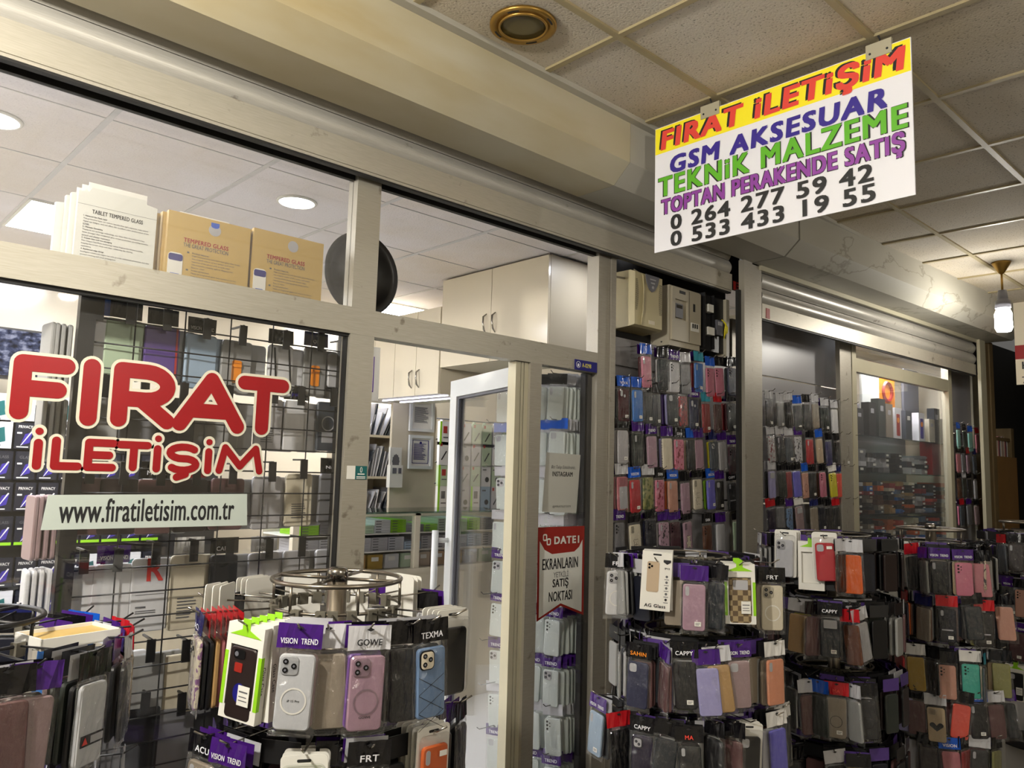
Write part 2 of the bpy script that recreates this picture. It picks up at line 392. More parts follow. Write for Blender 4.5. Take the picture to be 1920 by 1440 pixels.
for px, py in ((171, 512), (672, 606)):
    p = at(px, py, Y=2.399); MB().lathe([(.0, 0), (.011, 0), (.012, .003), (.006, .006), (.006, .009), (.0, .01)], 16).build('bolt', 'chrome', win, True)
    o = win.children[-1]; o.matrix_local = Matrix.Translation(p) @ Matrix.Rotation(pi/2, 4, 'X')
b = MB()
for x0, x1, m in ((2.272, 2.300, 0), (2.304, 2.318, 0), (2.322, 2.345, 0)): b.box(x0, x1, 2.412, 2.46, 0, 2.02, m)
b.build('door_jamb', 'cream_alu', win); MB().box(2.345, 2.413, 2.398, 2.46, 0, 2.022).build('jamb_cover', 'aluv', win)
# the white door leaf, standing open into the shop
door = thing('door_1', 'white framed glass door standing open into the shop', 'door', (2.36, 2.45, 0), R(90-17), kind='structure')
L = .8
def frame_prof(b, x0, x1, z0, z1, w, d): b.box(x0, x0+w, -d/2, d/2, z0, z1).box(x1-w, x1, -d/2, d/2, z0, z1).box(x0+w, x1-w, -d/2, d/2, z1-w, z1).box(x0+w, x1-w, -d/2, d/2, z0, z0+w)
b = MB(); frame_prof(b, 0, L, .02, 2.015, .085, .05); b.build('frame', 'pvc', door)
b = MB(); frame_prof(b, .085, L-.085, .105, 1.93, .012, .03); b.build('gasket', 'greyplastic', door)
MB().box(.097, L-.097, -.004, .004, .117, 1.918).build('pane', 'glass', door)
b = MB().tube([(L-.04, .095, .55), (L-.04, .095, 1.25)], .017, 12); b.tube([(L-.04, .02, 1.2), (L-.04, .095, 1.2)], .012, 10).tube([(L-.04, .02, .6), (L-.04, .095, .6)], .012, 10); b.build('handle', 'pvc', door, True)
for z in (1.83, 1.33): MB().box(-.02, .015, -.035, -.02, z-.06, z+.06).tube([(-.005, -.03, z-.06), (-.005, -.03, z+.06)], .009, 8).build('hinge', 'cream_alu', door)

# roller shutters
def curved_slat(b, x0, x1, z0, z1, y, bulge=.018, o=lambda x: 0, m=0):
    n = 16; pr = [(y-bulge*sin(pi*i/n), z0+(z1-z0)*i/n) for i in range(n+1)]; pr += [(y+.01, z1), (y+.01, z0)]
    b.loft([[(x0, p+o(x0), q) for p, q in pr], [(x1, p+o(x1), q) for p, q in pr]], m)
s1 = thing('roller_shutter', 'rolled up grey shutter with flat bottom bar above the lettered window and meter boxes', 'shutter')
b = MB(); curved_slat(b, -4, 3.86, 2.697, 2.775, 2.365); curved_slat(b, -4, 3.86, 2.778, 2.86, 2.365); b.build('slat', 'shut', s1)
MB().box(-4, 3.86, 2.345, 2.37, 2.602, 2.694).box(-4, 3.86, 2.35, 2.375, 2.592, 2.602).build('bottom_bar', 'shutbar', s1)
MB().box(-4, 3.86, 2.352, 2.376, 2.585, 2.592).build('rubber_strip', 'rubber', s1)
p = at(1383, 536, Y=2.3445)
b = MB().box(p.x-.045, p.x-.018, p.y-.001, p.y, p.z-.03, p.z+.02)
for k in range(3): b.box(p.x-.01, p.x+.04, p.y-.001, p.y, p.z-.025+.018*k, p.z-.016+.018*k)
o = b.build('warning_sticker', 'glowred', s1); o['label'] = 'small red pictogram sticker'
RY = lambda x: -K*(x-4.1)
s2 = thing('roller_shutter', 'half rolled ribbed grey shutter lit by the bulb above the far shop front', 'shutter')
b = MB()
for i in range(3): curved_slat(b, 4.09, 7.33, 2.563+.093*i, 2.652+.093*i, 2.31, .024, RY)
b.build('slat', 'shut', s2)
def slab(b, x0, x1, Y0, Y1, z0, z1, m=0):
    return b.add([(x, yr(x, y), z) for z in (z0, z1) for x, y in ((x0, Y0), (x1, Y0), (x1, Y1), (x0, Y1))], [(3, 2, 1, 0), (4, 5, 6, 7), (0, 1, 5, 4), (1, 2, 6, 5), (2, 3, 7, 6), (3, 0, 4, 7)], m)
slab(MB(), 4.09, 7.33, 2.29, 2.32, 2.472, 2.56).build('bottom_bar', 'shutbar', s2)
slab(MB(), 4.09, 7.33, 2.297, 2.315, 2.462, 2.472).build('rubber_strip', 'rubber', s2)
slab(MB(), 4.05, 7.4, 2.27, 2.285, 2.745, 2.775).build('housing_lip', 'cream_alu', s2)
p = atr(1440, 588, 2.2895); MB().box(p.x-.02, p.x+.02, p.y-.001, p.y+.001, p.z-.03, p.z+.03).build('warning_sticker', 'glowred', s2)
struct(slab(MB(), 4.1, 7.6, 2.34, 2.36, 2.5, 3.04), 'trim_8', 'dark', 'near-black board standing for the shaded void behind the far roller shutter', 'void')  # near-black sheet paints the shade behind the slats
# column between the shop fronts
x0 = at(1397, 800, Y=2.28).x; x1 = at(1413, 800, Y=2.28).x; x2 = at(1431, 800, Y=2.28).x
b = MB().box(x0, x1-.003, 2.28, 2.315, 0, 2.772).box(x1, x2, 2.284, 2.315, 0, 2.765); struct(b, 'trim_9', 'aluv', 'grey metal column between the two shop fronts', 'column')
struct(MB().box(x0-.03, x0-.001, 2.3, 2.318, 0, 2.6), 'trim_10', 'rubber', 'black shutter track beside the metal column', 'shutter track')
# niche with slatted panel
b = MB()
for z0, z1 in ((0, .62), (.63, 1.02), (1.03, 1.42), (1.43, 1.82), (1.83, 2.205)): b.box(2.9, 4.3, 2.52, 2.54, z0, z1)
struct(b, 'wall_panel', 'slat', 'grey slatted display panel under the meter boxes', 'display panel')
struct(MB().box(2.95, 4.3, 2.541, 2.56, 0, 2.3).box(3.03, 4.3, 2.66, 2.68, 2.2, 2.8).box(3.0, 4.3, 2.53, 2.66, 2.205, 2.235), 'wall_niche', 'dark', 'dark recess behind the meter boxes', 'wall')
p0 = at(1146, 632, Y=2.5); p1 = at(1234, 640, Y=2.5)
struct(MB().box(2.9, p1.x, 2.5, 2.518, 2.10, 2.24), 'trim_11', 'slat', 'grey panel strip directly under the beige inverter', 'panel strip')
struct(MB().box(at(1373, 700, Y=2.5).x, 4.3, 2.5, 2.518, 0, 2.5), 'trim_12', 'aluv', 'pale jamb right of the meter boxes', 'jamb')

# far shop front on the turned line
def rb(b, px0, px1, Y0, Y1, z0, z1, m=0, py=800): return slab(b, atr(px0, py, Y0).x, atr(px1, py, Y0).x, Y0, Y1, z0, z1, m)
PB0, PB1 = atr(1433, 800, 2.5).x, atr(1577, 800, 2.5).x
b = MB()
for z0, z1 in ((0, 1.4), (1.41, 2.19), (2.2, 2.6)): slab(b, PB0-.1, PB1+.2, 2.52, 2.54, z0, z1)
struct(b, 'wall_panel', 'slat', 'grey slatted display panel right of the metal column', 'display panel')
w3 = thing('window_2', 'far shop window with cream rail and glass shelves behind it', 'window', kind='structure')
b = MB(); rb(b, 1577, 1600, 2.40, 2.43, 0, 2.6); b.build('post', 'aluv', w3)
b = MB(); rb(b, 1600, 1608, 2.395, 2.45, 0, 2.6); rb(b, 1781, 1787, 2.395, 2.45, 0, 2.6)
pa, pb = atr(1690, 692, 2.40), atr(1690, 715, 2.40)
rb(b, 1600, 1787, 2.396, 2.44, pb.z, pa.z); b.build('frame', 'cream_alu', w3)
b = MB(); rb(b, 1607, 1783, 2.42, 2.425, .3, 2.6); b.build('pane', 'glassd', w3)
b = MB()
for z0, z1 in ((0, 1.4), (1.41, 1.99), (2.0, 2.6)): rb(b, 1786, 1843, 2.52, 2.54, z0, z1)
struct(b, 'wall_panel', 'slat', 'narrow grey display panel at the far end of the shop front', 'display panel')
b = MB(); rb(b, 1826, 1842, 2.5, 2.519, 0, 2.6); rb(b, 1843, 1853, 2.25, 2.275, 0, 2.77); struct(b, 'trim_13', 'cream_alu', 'cream metal post at the far end of the front', 'post')
b = MB(); rb(b, 1853, 1858, 2.3, 2.33, 0, 2.8); rb(b, 1861, 1867, 2.3, 2.33, 0, 2.8); struct(b, 'trim_14', 'timber', 'old timber studs beyond the cream post', 'studs')
b = MB(); slab(b, 7.6, 10.4, 2.8, 2.85, 0, 3.04); b.box(10.4, 10.45, -3.2, 3, 0, 3.04); struct(b, 'wall_end', 'dark', 'wall beyond the far shop front, painted near-black as if unlit', 'wall')  # near-black colour stands for the missing light at this end
# room behind the far window
t = thing('ceiling_panel_light', 'square lit ceiling panel inside the far shop', 'ceiling light', (6.45, 2.5, 2.694), TURN); MB().box(-.45, .45, -.1, .1, -.004, .003).build('diffuser', 'panel', t); MB().box(-.47, .47, -.12, .12, .003, .006).build('frame', 'white', t)
xa, xb = atr(1600, 800, 2.5).x, atr(1790, 800, 2.5).x
b = MB(); slab(b, xa-.2, xb+.3, 3.3, 3.33, 0, 2.7); slab(b, xa-.3, xb+.3, 2.36, 3.33, 2.7, 2.73); b.box(xb+.15, xb+.18, 2.4, 3.2, 0, 2.7); struct(b, 'wall_far', 'cream', 'cream back wall of the far shop', 'wall')

# ------------------------------------------------------------------ lamps as fittings
p = at(981, 49, Z=3.03)
t = thing('recessed_downlight', 'unlit brass recessed downlight with dusty glass in the corridor ceiling', 'ceiling light', (p.x, p.y, 3.03))
MB().lathe([(.083, .006), (.083, -.004), (.105, -.006), (.112, -.004), (.112, .006)], 40).build('trim_ring', 'brass', t, True)
MB().lathe([(.076, .004), (.083, .004), (.083, -.009), (.076, -.009), (.076, .004)], 36).build('inner_ring', 'brass', t, True)
MB().lathe([(.0, -.001), (.04, -.0015), (.076, -.004), (.076, .004), (0, .004)], 32).build('glass_cover', 'lampglass', t, True)
for a in (.3, 1.7, 3.4, 4.9):
    b = MB(); b.loft([[(.094*cos(a+d), .094*sin(a+d), -.0065) for d in (0, .1, .2, .3, .4)] + [(.1*cos(a+d), .1*sin(a+d), -.0065) for d in (.4, .3, .2, .1, 0)], [(.094*cos(a+d), .094*sin(a+d), -.002) for d in (0, .1, .2, .3, .4)] + [(.1*cos(a+d), .1*sin(a+d), -.002) for d in (.4, .3, .2, .1, 0)]])
    b.build('slot', 'dark', t)
for i, (x, y) in enumerate(SPOTS):
    t = thing('round_downlight', ['round lit downlight at the left edge inside the shop', 'round lit downlight above the tan boxes inside the shop', 'added downlight hidden behind the post, lighting the cabinet end'][i], 'ceiling light', (x, y, SHOPZ-.004))
    MB().lathe([(0, -.004), (.078, -.004), (.08, -.002), (.08, .004), (0, .004)], 28).build('diffuser', 'spot', t)
    MB().lathe([(.08, .004), (.08, -.006), (.092, -.002), (.092, .004)], 28).build('trim_ring', 'white', t, True)
for i, (x, y) in enumerate(PANELS):
    t = thing('ceiling_panel_light', ['square lit ceiling panel low behind the white tablet boxes', 'square lit ceiling panel beside the black round tray', 'added square ceiling panel out of view, lighting the shop near its front', 'added square ceiling panel out of view at the far left of the shop'][i], 'ceiling light', (x, y, SHOPZ-.004))
    MB().box(-.285, .285, -.285, .285, -.004, .003).build('diffuser', 'panel', t)
    b = MB(); b.box(-.3, .3, -.3, -.285, -.006, .004).box(-.3, .3, .285, .3, -.006, .004).box(-.3, -.285, -.285, .285, -.006, .004).box(.285, .3, -.285, .285, -.006, .004); b.build('frame', 'white', t)
# bare bulb on a rod
q = at(1877, 492, Z=3.04); bx, by = q.x, q.y
bz = lambda py: min((abs(proj((bx, by, k/400))[1]-py), k/400) for k in range(800, 1240))[1]
zs0, zs1, zg0, zg1 = bz(545), bz(578), bz(581), bz(623)
def bulb_lamp(x, y, glow, label, group=None):
    t = thing('hanging_bulb', label, 'lamp', (x, y, 0), 0, group); zt = 3.04
    MB().lathe([(0, zt), (.06, zt), (.055, zt-.012), (.02, zt-.07), (.01, zt-.08), (0, zt-.08)][::-1], 24).build('ceiling_cup', 'brass', t, True)
    MB().tube([(0, 0, zt-.07), (0, 0, zs0)], .007, 8).build('rod', 'brass', t, True)
    h = zs0-zs1
    MB().lathe([(0, zs0+.002), (.026, zs0), (.032, zs0-h*.45), (.03, zs0-h*.5), (.044, zs0-h*.6), (.048, zs1), (0, zs1)][::-1], 20).build('socket', 'greyplastic', t, True)
    g = zg0-zg1
    MB().lathe([(0, zg0), (.04, zg0), (.052, zg0-.2*g), (.05, zg0-.5*g), (.052, zg0-.8*g), (.04, zg0-.96*g), (0, zg1)][::-1], 20).build('bulb', emit('bulb_glow', (255, 249, 238), glow), t, True)
bulb_lamp(bx, by, 120, 'lit bare bulb hanging on a rod from the corridor ceiling')
for x, y, e in CORR: bulb_lamp(x, y, e, 'unseen bare bulb hung behind the viewer to light the corridor', 'unseen bulbs lighting the corridor')

# ------------------------------------------------------------------ hanging shop sign
sg = thing('hanging_sign', 'white and yellow shop sign with coloured lettering hanging over the corridor', 'sign', (2.565, .903, 0), R(-90))
SX = 2.565; SZ1 = (at(1228, 240, X=SX).z+at(1708, 73, X=SX).z)/2; SZ0 = (at(1228, 472, X=SX).z+at(1716, 368, X=SX).z)/2
SL = at(1228, 350, X=SX).y; SR_ = at(1712, 220, X=SX).y
sg.location = (SX, SL, 0); w = SL-SR_; H = SZ1-SZ0
MB().box(0, w, 0, .005, SZ0, SZ1).build('board', 'signwhite', sg)
MB().box(0.002, w-.002, -.0012, 0, SZ1-.215*H, SZ1-.003).build('yellow_band', 'yellow', sg)
def sline(name, body, mat, u0, u1, v0, v1, shadow=None, outl=None, bold=.03, shear=0):     # u across, v down as shares of the board
    b = MB(); cx, cz = w*(u0+u1)/2, SZ1-H*(v0+v1)/2; ww, hh = w*(u1-u0), H*(v1-v0); mats = [mat]
    if shadow: b.text(body, cx-.009, cz+.006, ww, hh, -.0022, 1, bold+.01, shear); mats.append(shadow)
    if outl: b.text(body, cx, cz, ww*1.008, hh*1.05, -.0022, len(mats), bold+.035, shear); mats.append(outl)
    b.text(body, cx, cz, ww, hh, -.0032, 0, bold, shear); b.build(name, mats, sg)
sline('red_lettering', 'FIRAT iLETiŞiM', 'signred', .03, .985, .03, .235, 'ink', None, .055, .1)
sline('blue_lettering', 'GSM AKSESUAR', 'signblue', .075, .925, .265, .405, None, None, .07, .08)
sline('green_lettering', 'TEKNiK MALZEME', 'signgreen', .02, .985, .415, .568, None, 'ink', .05)
sline('purple_lettering', 'TOPTAN PERAKENDE SATIŞ', 'signpurple', .035, .975, .585, .748, None, 'ink', .042)
sline('number_lettering', '0 264 277 59 42', 'ink', .08, .875, .735, .852, None, None, .055)
sline('number_lettering', '0 533 433 19 55', 'ink', .08, .88, .865, .982, None, None, .055)
for px, py in ((1332, 205), (1648, 92)):
    q = at(px, py, X=SX); u = SL-q.y
    b = MB().box(u-.042, u+.042, -.005, .008, SZ1-.03, SZ1+.022); b.build('hanger_plate', 'cream_alu', sg)
    b = MB()
    for dx in (-.028, .028): b.disc(u+dx, SZ1-.012, .004, -.0065, -.004, 10)
    b.build('screw', 'ink', sg)
    b = MB().tube([(u, 0, SZ1+.014), (u+.004, 0, SZ1+.03), (u-.003, 0, SZ1+.05), (u, 0, 3.035)], .003, 6); b.build('hook', 'ink', sg)

# ------------------------------------------------------------------ red lettering on the window
GY = 2.4265
def capsule(b, path, r, y, m, th=.0012):
    n = 18; k = len(b.v)//36
    for x, z in path: b.prism([(x+r*cos(2*pi*i/n), z+r*sin(2*pi*i/n)) for i in range(n)], y-1.5e-5*k, y+th, m); k += 1
    for (x0, z0), (x1, z1) in zip(path, path[1:]):
        d = math.hypot(x1-x0, z1-z0)
        if d < 1e-6: continue
        nx, nz = -(z1-z0)/d*r, (x1-x0)/d*r; k += 1
        b.prism([(x0-nx, z0-nz), (x1-nx, z1-nz), (x1+nx, z1+nz), (x0+nx, z0+nz)], y-1.5e-5*k, y+th, m)
def arc(cx, cz, rx, rz, a0, a1, n=10): return [(cx+rx*cos(R(a0+(a1-a0)*i/n)), cz+rz*sin(R(a0+(a1-a0)*i/n))) for i in range(n+1)]
LET = {'F': [[(.0, 0), (.0, 1)], [(0, 1), (.95, 1)], [(0, .48), (.8, .48)]], 'I': [[(.5, 0), (.5, 1)]],
       'R': [[(0, 0), (0, 1)], [(0, 1), (.5, 1)]+arc(.5, .71, .42, .29, 90, -90)+[(0, .42)], [(.4, .42), (.95, 0)]],
       'A': [[(-.02, 0), (.5, 1), (1.02, 0)], [(.2, .3), (.8, .3)]], 'T': [[(0, 1), (1, 1)], [(.5, 1), (.5, 0)]],
       'i': [[(.5, 0), (.5, .86)], [(.5, 1.3)]], 'L': [[(0, 1), (0, 0), (1, 0)]], 'E': [[(1, 1), (0, 1), (0, 0), (1, 0)], [(0, .5), (.85, .5)]],
       'S': [arc(.5, .74, .5, .26, 35, 250)+arc(.5, .24, .5, .26, 70, -145), [(.5, -.05), (.62, -.2), (.3, -.33)]],
       'M': [[(0, 0), (.12, 1), (.5, .2), (.88, 1), (1, 0)]]}
def bubble(parent, ch, px0, pyt, px1, pyb, r, o):
    """one rounded vinyl letter filling the box given by its red outline corners"""
    a, c = at(px0, pyt, Y=GY), at(px1, pyb, Y=GY); x0, x1, z1, z0 = a.x+r, c.x-r, a.z-r, c.z+r
    if ch in 'Ii': x0 = x1 = (a.x+c.x)/2
    nm = {'i': 'letter', 'S': 'letter'}.get(ch, 'letter')
    red = MB(); out = MB()
    for pth in LET[ch]:
        q = [(x0+(x1-x0)*u, z0+(z1-z0)*v) for u, v in pth]
        capsule(red, q, r if len(q) > 1 else r*.9, GY-.0022, 0); capsule(out, q, r+o, GY-.0008, 0, .0007)
    l = red.build('letter', 'red', parent); out.build('letter_outline', 'outline', l)
lt = thing('window_lettering', 'large red rounded shop name with pale outline stuck on the left window', 'lettering')
for ch, a in (('F', (27, 662, 136, 792)), ('I', (146, 670, 191, 800)), ('R', (215, 677, 330, 806)), ('A', (332, 692, 454, 814)), ('T', (447, 703, 536, 818))):
    bubble(lt, ch, *a, .0222, .0085)
for ch, a in (('i', (56, 815, 84, 881)), ('L', (98, 818, 152, 882)), ('E', (160, 822, 216, 884)), ('T', (219, 826, 280, 884)), ('i', (282, 828, 306, 886)), ('S', (313, 830, 372, 888)), ('i', (378, 834, 402, 889)), ('M', (407, 832, 491, 890))):
    bubble(lt, ch, *a, .0108, .0075)
a, c = at(90, 928, Y=GY), at(463, 985, Y=GY)
wb = thing('website_sticker', 'pale grey strip with the web address in narrow black lettering on the window', 'sticker')
a2 = at(76, 994, Y=GY); a3 = at(463, 926, Y=GY)
MB().prism([(a2.x, a2.z), (c.x, c.z), (a3.x, a3.z), (a.x, a.z)], GY-.001, GY).build('strip', 'strip', wb)
q0, q1 = at(108, 981, Y=GY), at(440, 934, Y=GY)
MB().text('www.firatiletisim.com.tr', (q0.x+q1.x)/2, (q0.z+q1.z)/2, q1.x-q0.x, (q1.z-q0.z)*1.0, GY-.0016, 0, .016).build('lettering', 'ink', wb)

# plates and stickers on the frame and the side pane
p0, p1 = at(1078, 674, Y=2.396), at(1116, 697, Y=2.396)
pl = thing('number_plate', 'blue enamel shop number plate on the aluminium rail', 'number plate')
MB().box(p0.x, p1.x+.01, 2.394, 2.398, p1.z-.004, p0.z+.002).build('plate', 'plate', pl)
cx = p0.x+.022; cz = (p0.z+p1.z)/2
b = MB(); n = 20
for i in range(n):
    a0, a1 = 2*pi*i/n, 2*pi*(i+1)/n
    b.prism([(cx+.013*cos(a0), cz+.013*sin(a0)), (cx+.015*cos(a0), cz+.015*sin(a0)), (cx+.015*cos(a1), cz+.015*sin(a1)), (cx+.013*cos(a1), cz+.013*sin(a1))], 2.3935, 2.394)
b.disc(cx, cz-.001, .006, 2.3935, 2.394, 12); b.box(cx-.007, cx+.007, 2.3935, 2.394, cz-.009, cz-.006); b.build('emblem', 'signwhite', pl)
MB().text('A-0298', cx+.056, cz, .062, .019, 2.3934, 0, .02).build('number', 'plateyel', pl)
p0, p1 = at(651, 873, Y=2.398), at(687, 899, Y=2.398); xm = at(666, 880, Y=2.398).x
st = thing('payment_sticker', 'small white and teal sticker on the window mullion', 'sticker')
MB().box(p0.x, xm, 2.397, 2.3992, p1.z, p0.z).build('white_half', 'white', st)
b = MB().box(xm, p1.x, 2.397, 2.3992, p1.z, p0.z, 0); cx, cz = (xm+p1.x)/2, (p0.z+p1.z)/2
b.tube([(cx+.006*cos(a)*.6, 2.3968, cz+.01+.009*sin(a)) for a in [2*pi*i/14 for i in range(15)]], .001, 5, 1)
b.box(cx-.014, cx+.014, 2.3965, 2.397, cz-.007, cz-.003, 1).box(cx-.018, cx+.018, 2.3965, 2.397, cz-.016, cz-.013, 1).box(cx-.018, cx+.018, 2.3965, 2.397, cz-.021, cz-.0185, 1); b.build('teal_half', ['teal', 'white'], st)
def pane_pt(px, py): return at(px, py, Y=2.427)
ip = thing('paper_notice', 'white paper notice taped inside the narrow side pane', 'notice')
c4 = [pane_pt(*q) for q in ((1019, 960), (1083, 962), (1091, 853), (1027, 848))]
MB().prism([(v.x, v.z) for v in c4], 2.435, 2.4365).build('sheet', 'paper', ip)
def ptext(parent, name, body, px, py, pw, ph, mat, bold=.01, y=2.4345, shear=0):
    a, c = at(px-pw/2, py+ph/2, Y=y), at(px+pw/2, py-ph/2, Y=y); m_ = at(px, py, Y=y)
    MB().text(body, m_.x, m_.z, c.x-a.x, ph/1481*(m_-CAM).dot(FW), y, 0, bold, shear).build(name, mat, parent)
ptext(ip, 'script_line', 'Bizi Takip Edebilirsiniz..', 1057, 877, 46, 8, 'grey_ink', 0, shear=.3)
ptext(ip, 'heading', 'INSTAGRAM', 1055, 889, 38, 9, 'ink', .03)
ptext(ip, 'handle', '@FIRATILETISIM', 1053, 950, 34, 5, 'ink', 0)
pn = thing('red_pennant', 'red and white swallowtail dealer sticker on the narrow side pane', 'sticker')
Y = 2.4255
def pp(q, y=Y): v = at(*q, Y=y); return (v.x, v.z)
MB().prism([pp(q) for q in ((1006, 1166), (1051, 1136), (1094, 1153), (1096, 986), (1009, 989))], Y, Y+.001).build('red_border', 'brown', pn)
MB().prism([pp(q, Y-.0006) for q in ((1010, 1159), (1051, 1131), (1090, 1147), (1092, 1012), (1086, 1025), (1077, 1034), (1035, 1039), (1021, 1031), (1012, 1015))], Y-.0012, Y-.0004).build('white_field', 'paper', pn)
ptext(pn, 'heading', 'DATE1', 1063, 1012, 47, 14, 'paper', .07, Y-.0014)
b = MB()
for k, (px, py) in enumerate(((1022, 1008), (1029, 1016))):
    v = at(px, py, Y=Y-.0014); o, i_ = rrect(v.x, v.z, .026, .03, .008), rrect(v.x, v.z, .014, .018, .004)
    b.add([(x, Y-.0014, z) for x, z in o+i_], [(k_, (k_+1) % 24, 24+(k_+1) % 24, 24+k_) for k_ in range(24)])
b.build('logo', 'paper', pn)
for nm, body, px, py, pw, ph, bo, mt in (('text_line', 'EKRANLARIN', 1051, 1056, 67, 20, .025, 'ink'), ('text_line', 'YETKİLİ', 1052, 1075, 28, 13, 0, 'grey_ink'), ('text_line', 'SATIŞ', 1051, 1094, 30, 20, .025, 'ink'), ('text_line', 'NOKTASI', 1051, 1117, 44, 18, .025, 'ink')):
    ptext(pn, nm, body, px, py, pw, ph, mt, bo, Y-.0016)

# ------------------------------------------------------------------ boxes on the transom rail
ZR = 2.118
def carton(b, w, h, d, notch=True, lid=0):
    if notch: b.prism([(0, 0), (w, 0), (w, h*.92), (w*.86, h*.94), (w*.84, h), (w*.16, h), (w*.13, h*.94), (0, h*.92)], 0, d)
    else: b.box(0, w, 0, d, 0, h)
    return b
x0, x1 = at(136, 470, Y=2.47).x, at(286, 490, Y=2.47).x; w = x1-x0; h = at(140, 345, Y=2.47).z-ZR
for k in range(4):
    t = thing('tablet_glass_box', 'white tablet tempered glass box standing on the transom rail, ' + ['front of the four', 'second of the four', 'third of the four', 'rearmost and lowest of the four'][k], 'box', (x0-[0, .012, .02, .04][k], 2.462+.022*k, ZR), 0, 'white tablet glass boxes')
    hh = h*[1, .985, .96, .86][k]
    carton(MB(), w, hh, .018).build('carton', 'paper', t)
    MB().box(w*.12, w*.86, .004, .006, hh*.9, hh*1.07).build('hang_tab', 'white', t)
    if k == 0:
        b = MB().text('TABLET TEMPERED GLASS', w*.5, h*.68, w*.64, h*.056, -.0008, 0, .035)
        ls = ['1. Advanced Eye Mask Layer', 'This protective layer can reduce harmful blue light exposure, help reduce', 'digital eye fatigue, and not affect the excellent color performance of the', 'screen.', '2. Ultimate Durability', 'Thanks to ion exchange technology, our Glass Elite VisionGuard is four', 'times stronger than traditional glass screen protectors, providing extreme', 'scratch and shatter resistance.', '3. Crystal clear and non smudging', 'Our unique ClearPrint technology makes fingerprints almost invisible,', 'keeping the screen clean and clear, enhancing the viewing', 'experience.', '4. Reinforced edge design', 'Intelligent reinforced edges not only provide additional protection, but also', 'prevent cracking and crack propagation.']
        z = h*.605
        for l in ls:
            bw = w*.84*len(l)/75; b.text(l, w*.08+bw/2, z, bw, h*.024, -.0008, 0 if l[0].isdigit() else 1, .03 if l[0].isdigit() else .012); z -= h*.037
        b.build('print', ['ink', 'grey_ink'], t); MB().box(0, w, -.0006, .0, h*.755, h*.758).build('fold_line', 'grey_ink', t)
for s, (pxa, pxb, pyt) in enumerate(((314, 470, 412), (474, 606, 443))):
    x0, x1 = at(pxa, pyt, Y=2.47).x, at(pxb, pyt, Y=2.47).x; w = x1-x0; h = at((pxa+pxb)/2, pyt, Y=2.47).z-ZR
    for k in range(3):
        t = thing('tempered_glass_box', 'tan tempered glass box on the transom rail, ' + ['front', 'middle', 'back'][k] + ' of the ' + ['stack beside the white boxes', 'stack beside the black tray'][s], 'box', (x0-.01*k, 2.462+.024*k, ZR), 0, 'tan tempered glass boxes')
        hh = h*(1-.012*k); carton(MB(), w, hh, .02, False).build('carton', 'tan', t)
        if k == 1 and s == 0: MB().box(w*.2, w*.8, .004, .006, hh, hh*1.07).build('hang_tab', 'white', t)
        if k == 0:
            b = MB().text('TEMPERED GLASS', w*.46, h*.60, w*.54, h*.066, -.0008, 0, .05).text('THE GREAT PROTECTION', w*.46, h*.525, w*.54, h*.06, -.0008, 1, .01)
            z = h*.42
            for i, l in enumerate(('Product features:', 'High transparency and ultra thin glass that keeps', 'the original colour of the screen and touch', 'response of the phone with smooth edges', 'Oil resistant coating against fingerprints', 'Easy to clean', 'Screen protection:', 'Made of toughened glass that resists scratches', 'from keys and other hard objects in the pocket')):
                bw = w*.6*len(l)/50; b.text(l, w*.3+bw/2, z, bw, h*.026, -.0008, 2, .01 if l[-1] == ':' else 0)
                if l[-1] == ':': b.box(w*.24, w*.265, -.0008, 0, z-h*.012, z+h*.012, 2)
                z -= h*.044
            b.build('print', ['glowred', 'grey_ink', 'grey_ink'], t)
            MB().disc(w*.55, h*.84, w*.075, -.0007, 0, 20, rz=h*.09).build('hang_hole', 'cutout', t)
            if s == 0: MB().prism([(w*.55-w*.05, h*.955), (w*.55+w*.05, h*.955)] [::1] + [(w*.55+w*.05*cos(a), h*.9+h*.03*sin(a)) for a in [0, -.8, -1.57, -2.4, -3.14]][::1], -.0012, -.0005).build('blue_tab', 'bluefoil', t)
            b = MB().prism(rrect(w*.11, h*.2, w*.17, h*.36, .012), -.002, 0, 0).prism(rrect(w*.11, h*.31, w*.16, h*.1, .006), -.0028, -.0018, 1).box(w*.06, w*.16, -.0024, -.0018, h*.05, h*.07, 2); b.build('applicator_picture', ['white', 'plate', 'bluefoil'], t)
# black round tray leaning behind the frame
c = at(672, 510, Y=2.56); rr = (at(742, 512, Y=2.56).x-at(604, 510, Y=2.56).x)/2
t = thing('round_tray', 'large black round tray leaning behind the mullion on the transom rail', 'tray', (c.x, 2.56, ZR+rr))
MB().lathe([(0, 0), (rr*.55, .0), (rr*.6, .012), (rr*.78, .016), (rr*.8, .03), (rr*.97, .034), (rr, .03), (rr*.98, .022), (rr*.85, .018), (rr*.8, .004), (rr*.6, -.006), (0, -.006)], 48).build('dish', 'black', t, True)
o = t.children[0]; o.matrix_local = Matrix.Rotation(R(90), 4, 'X') 

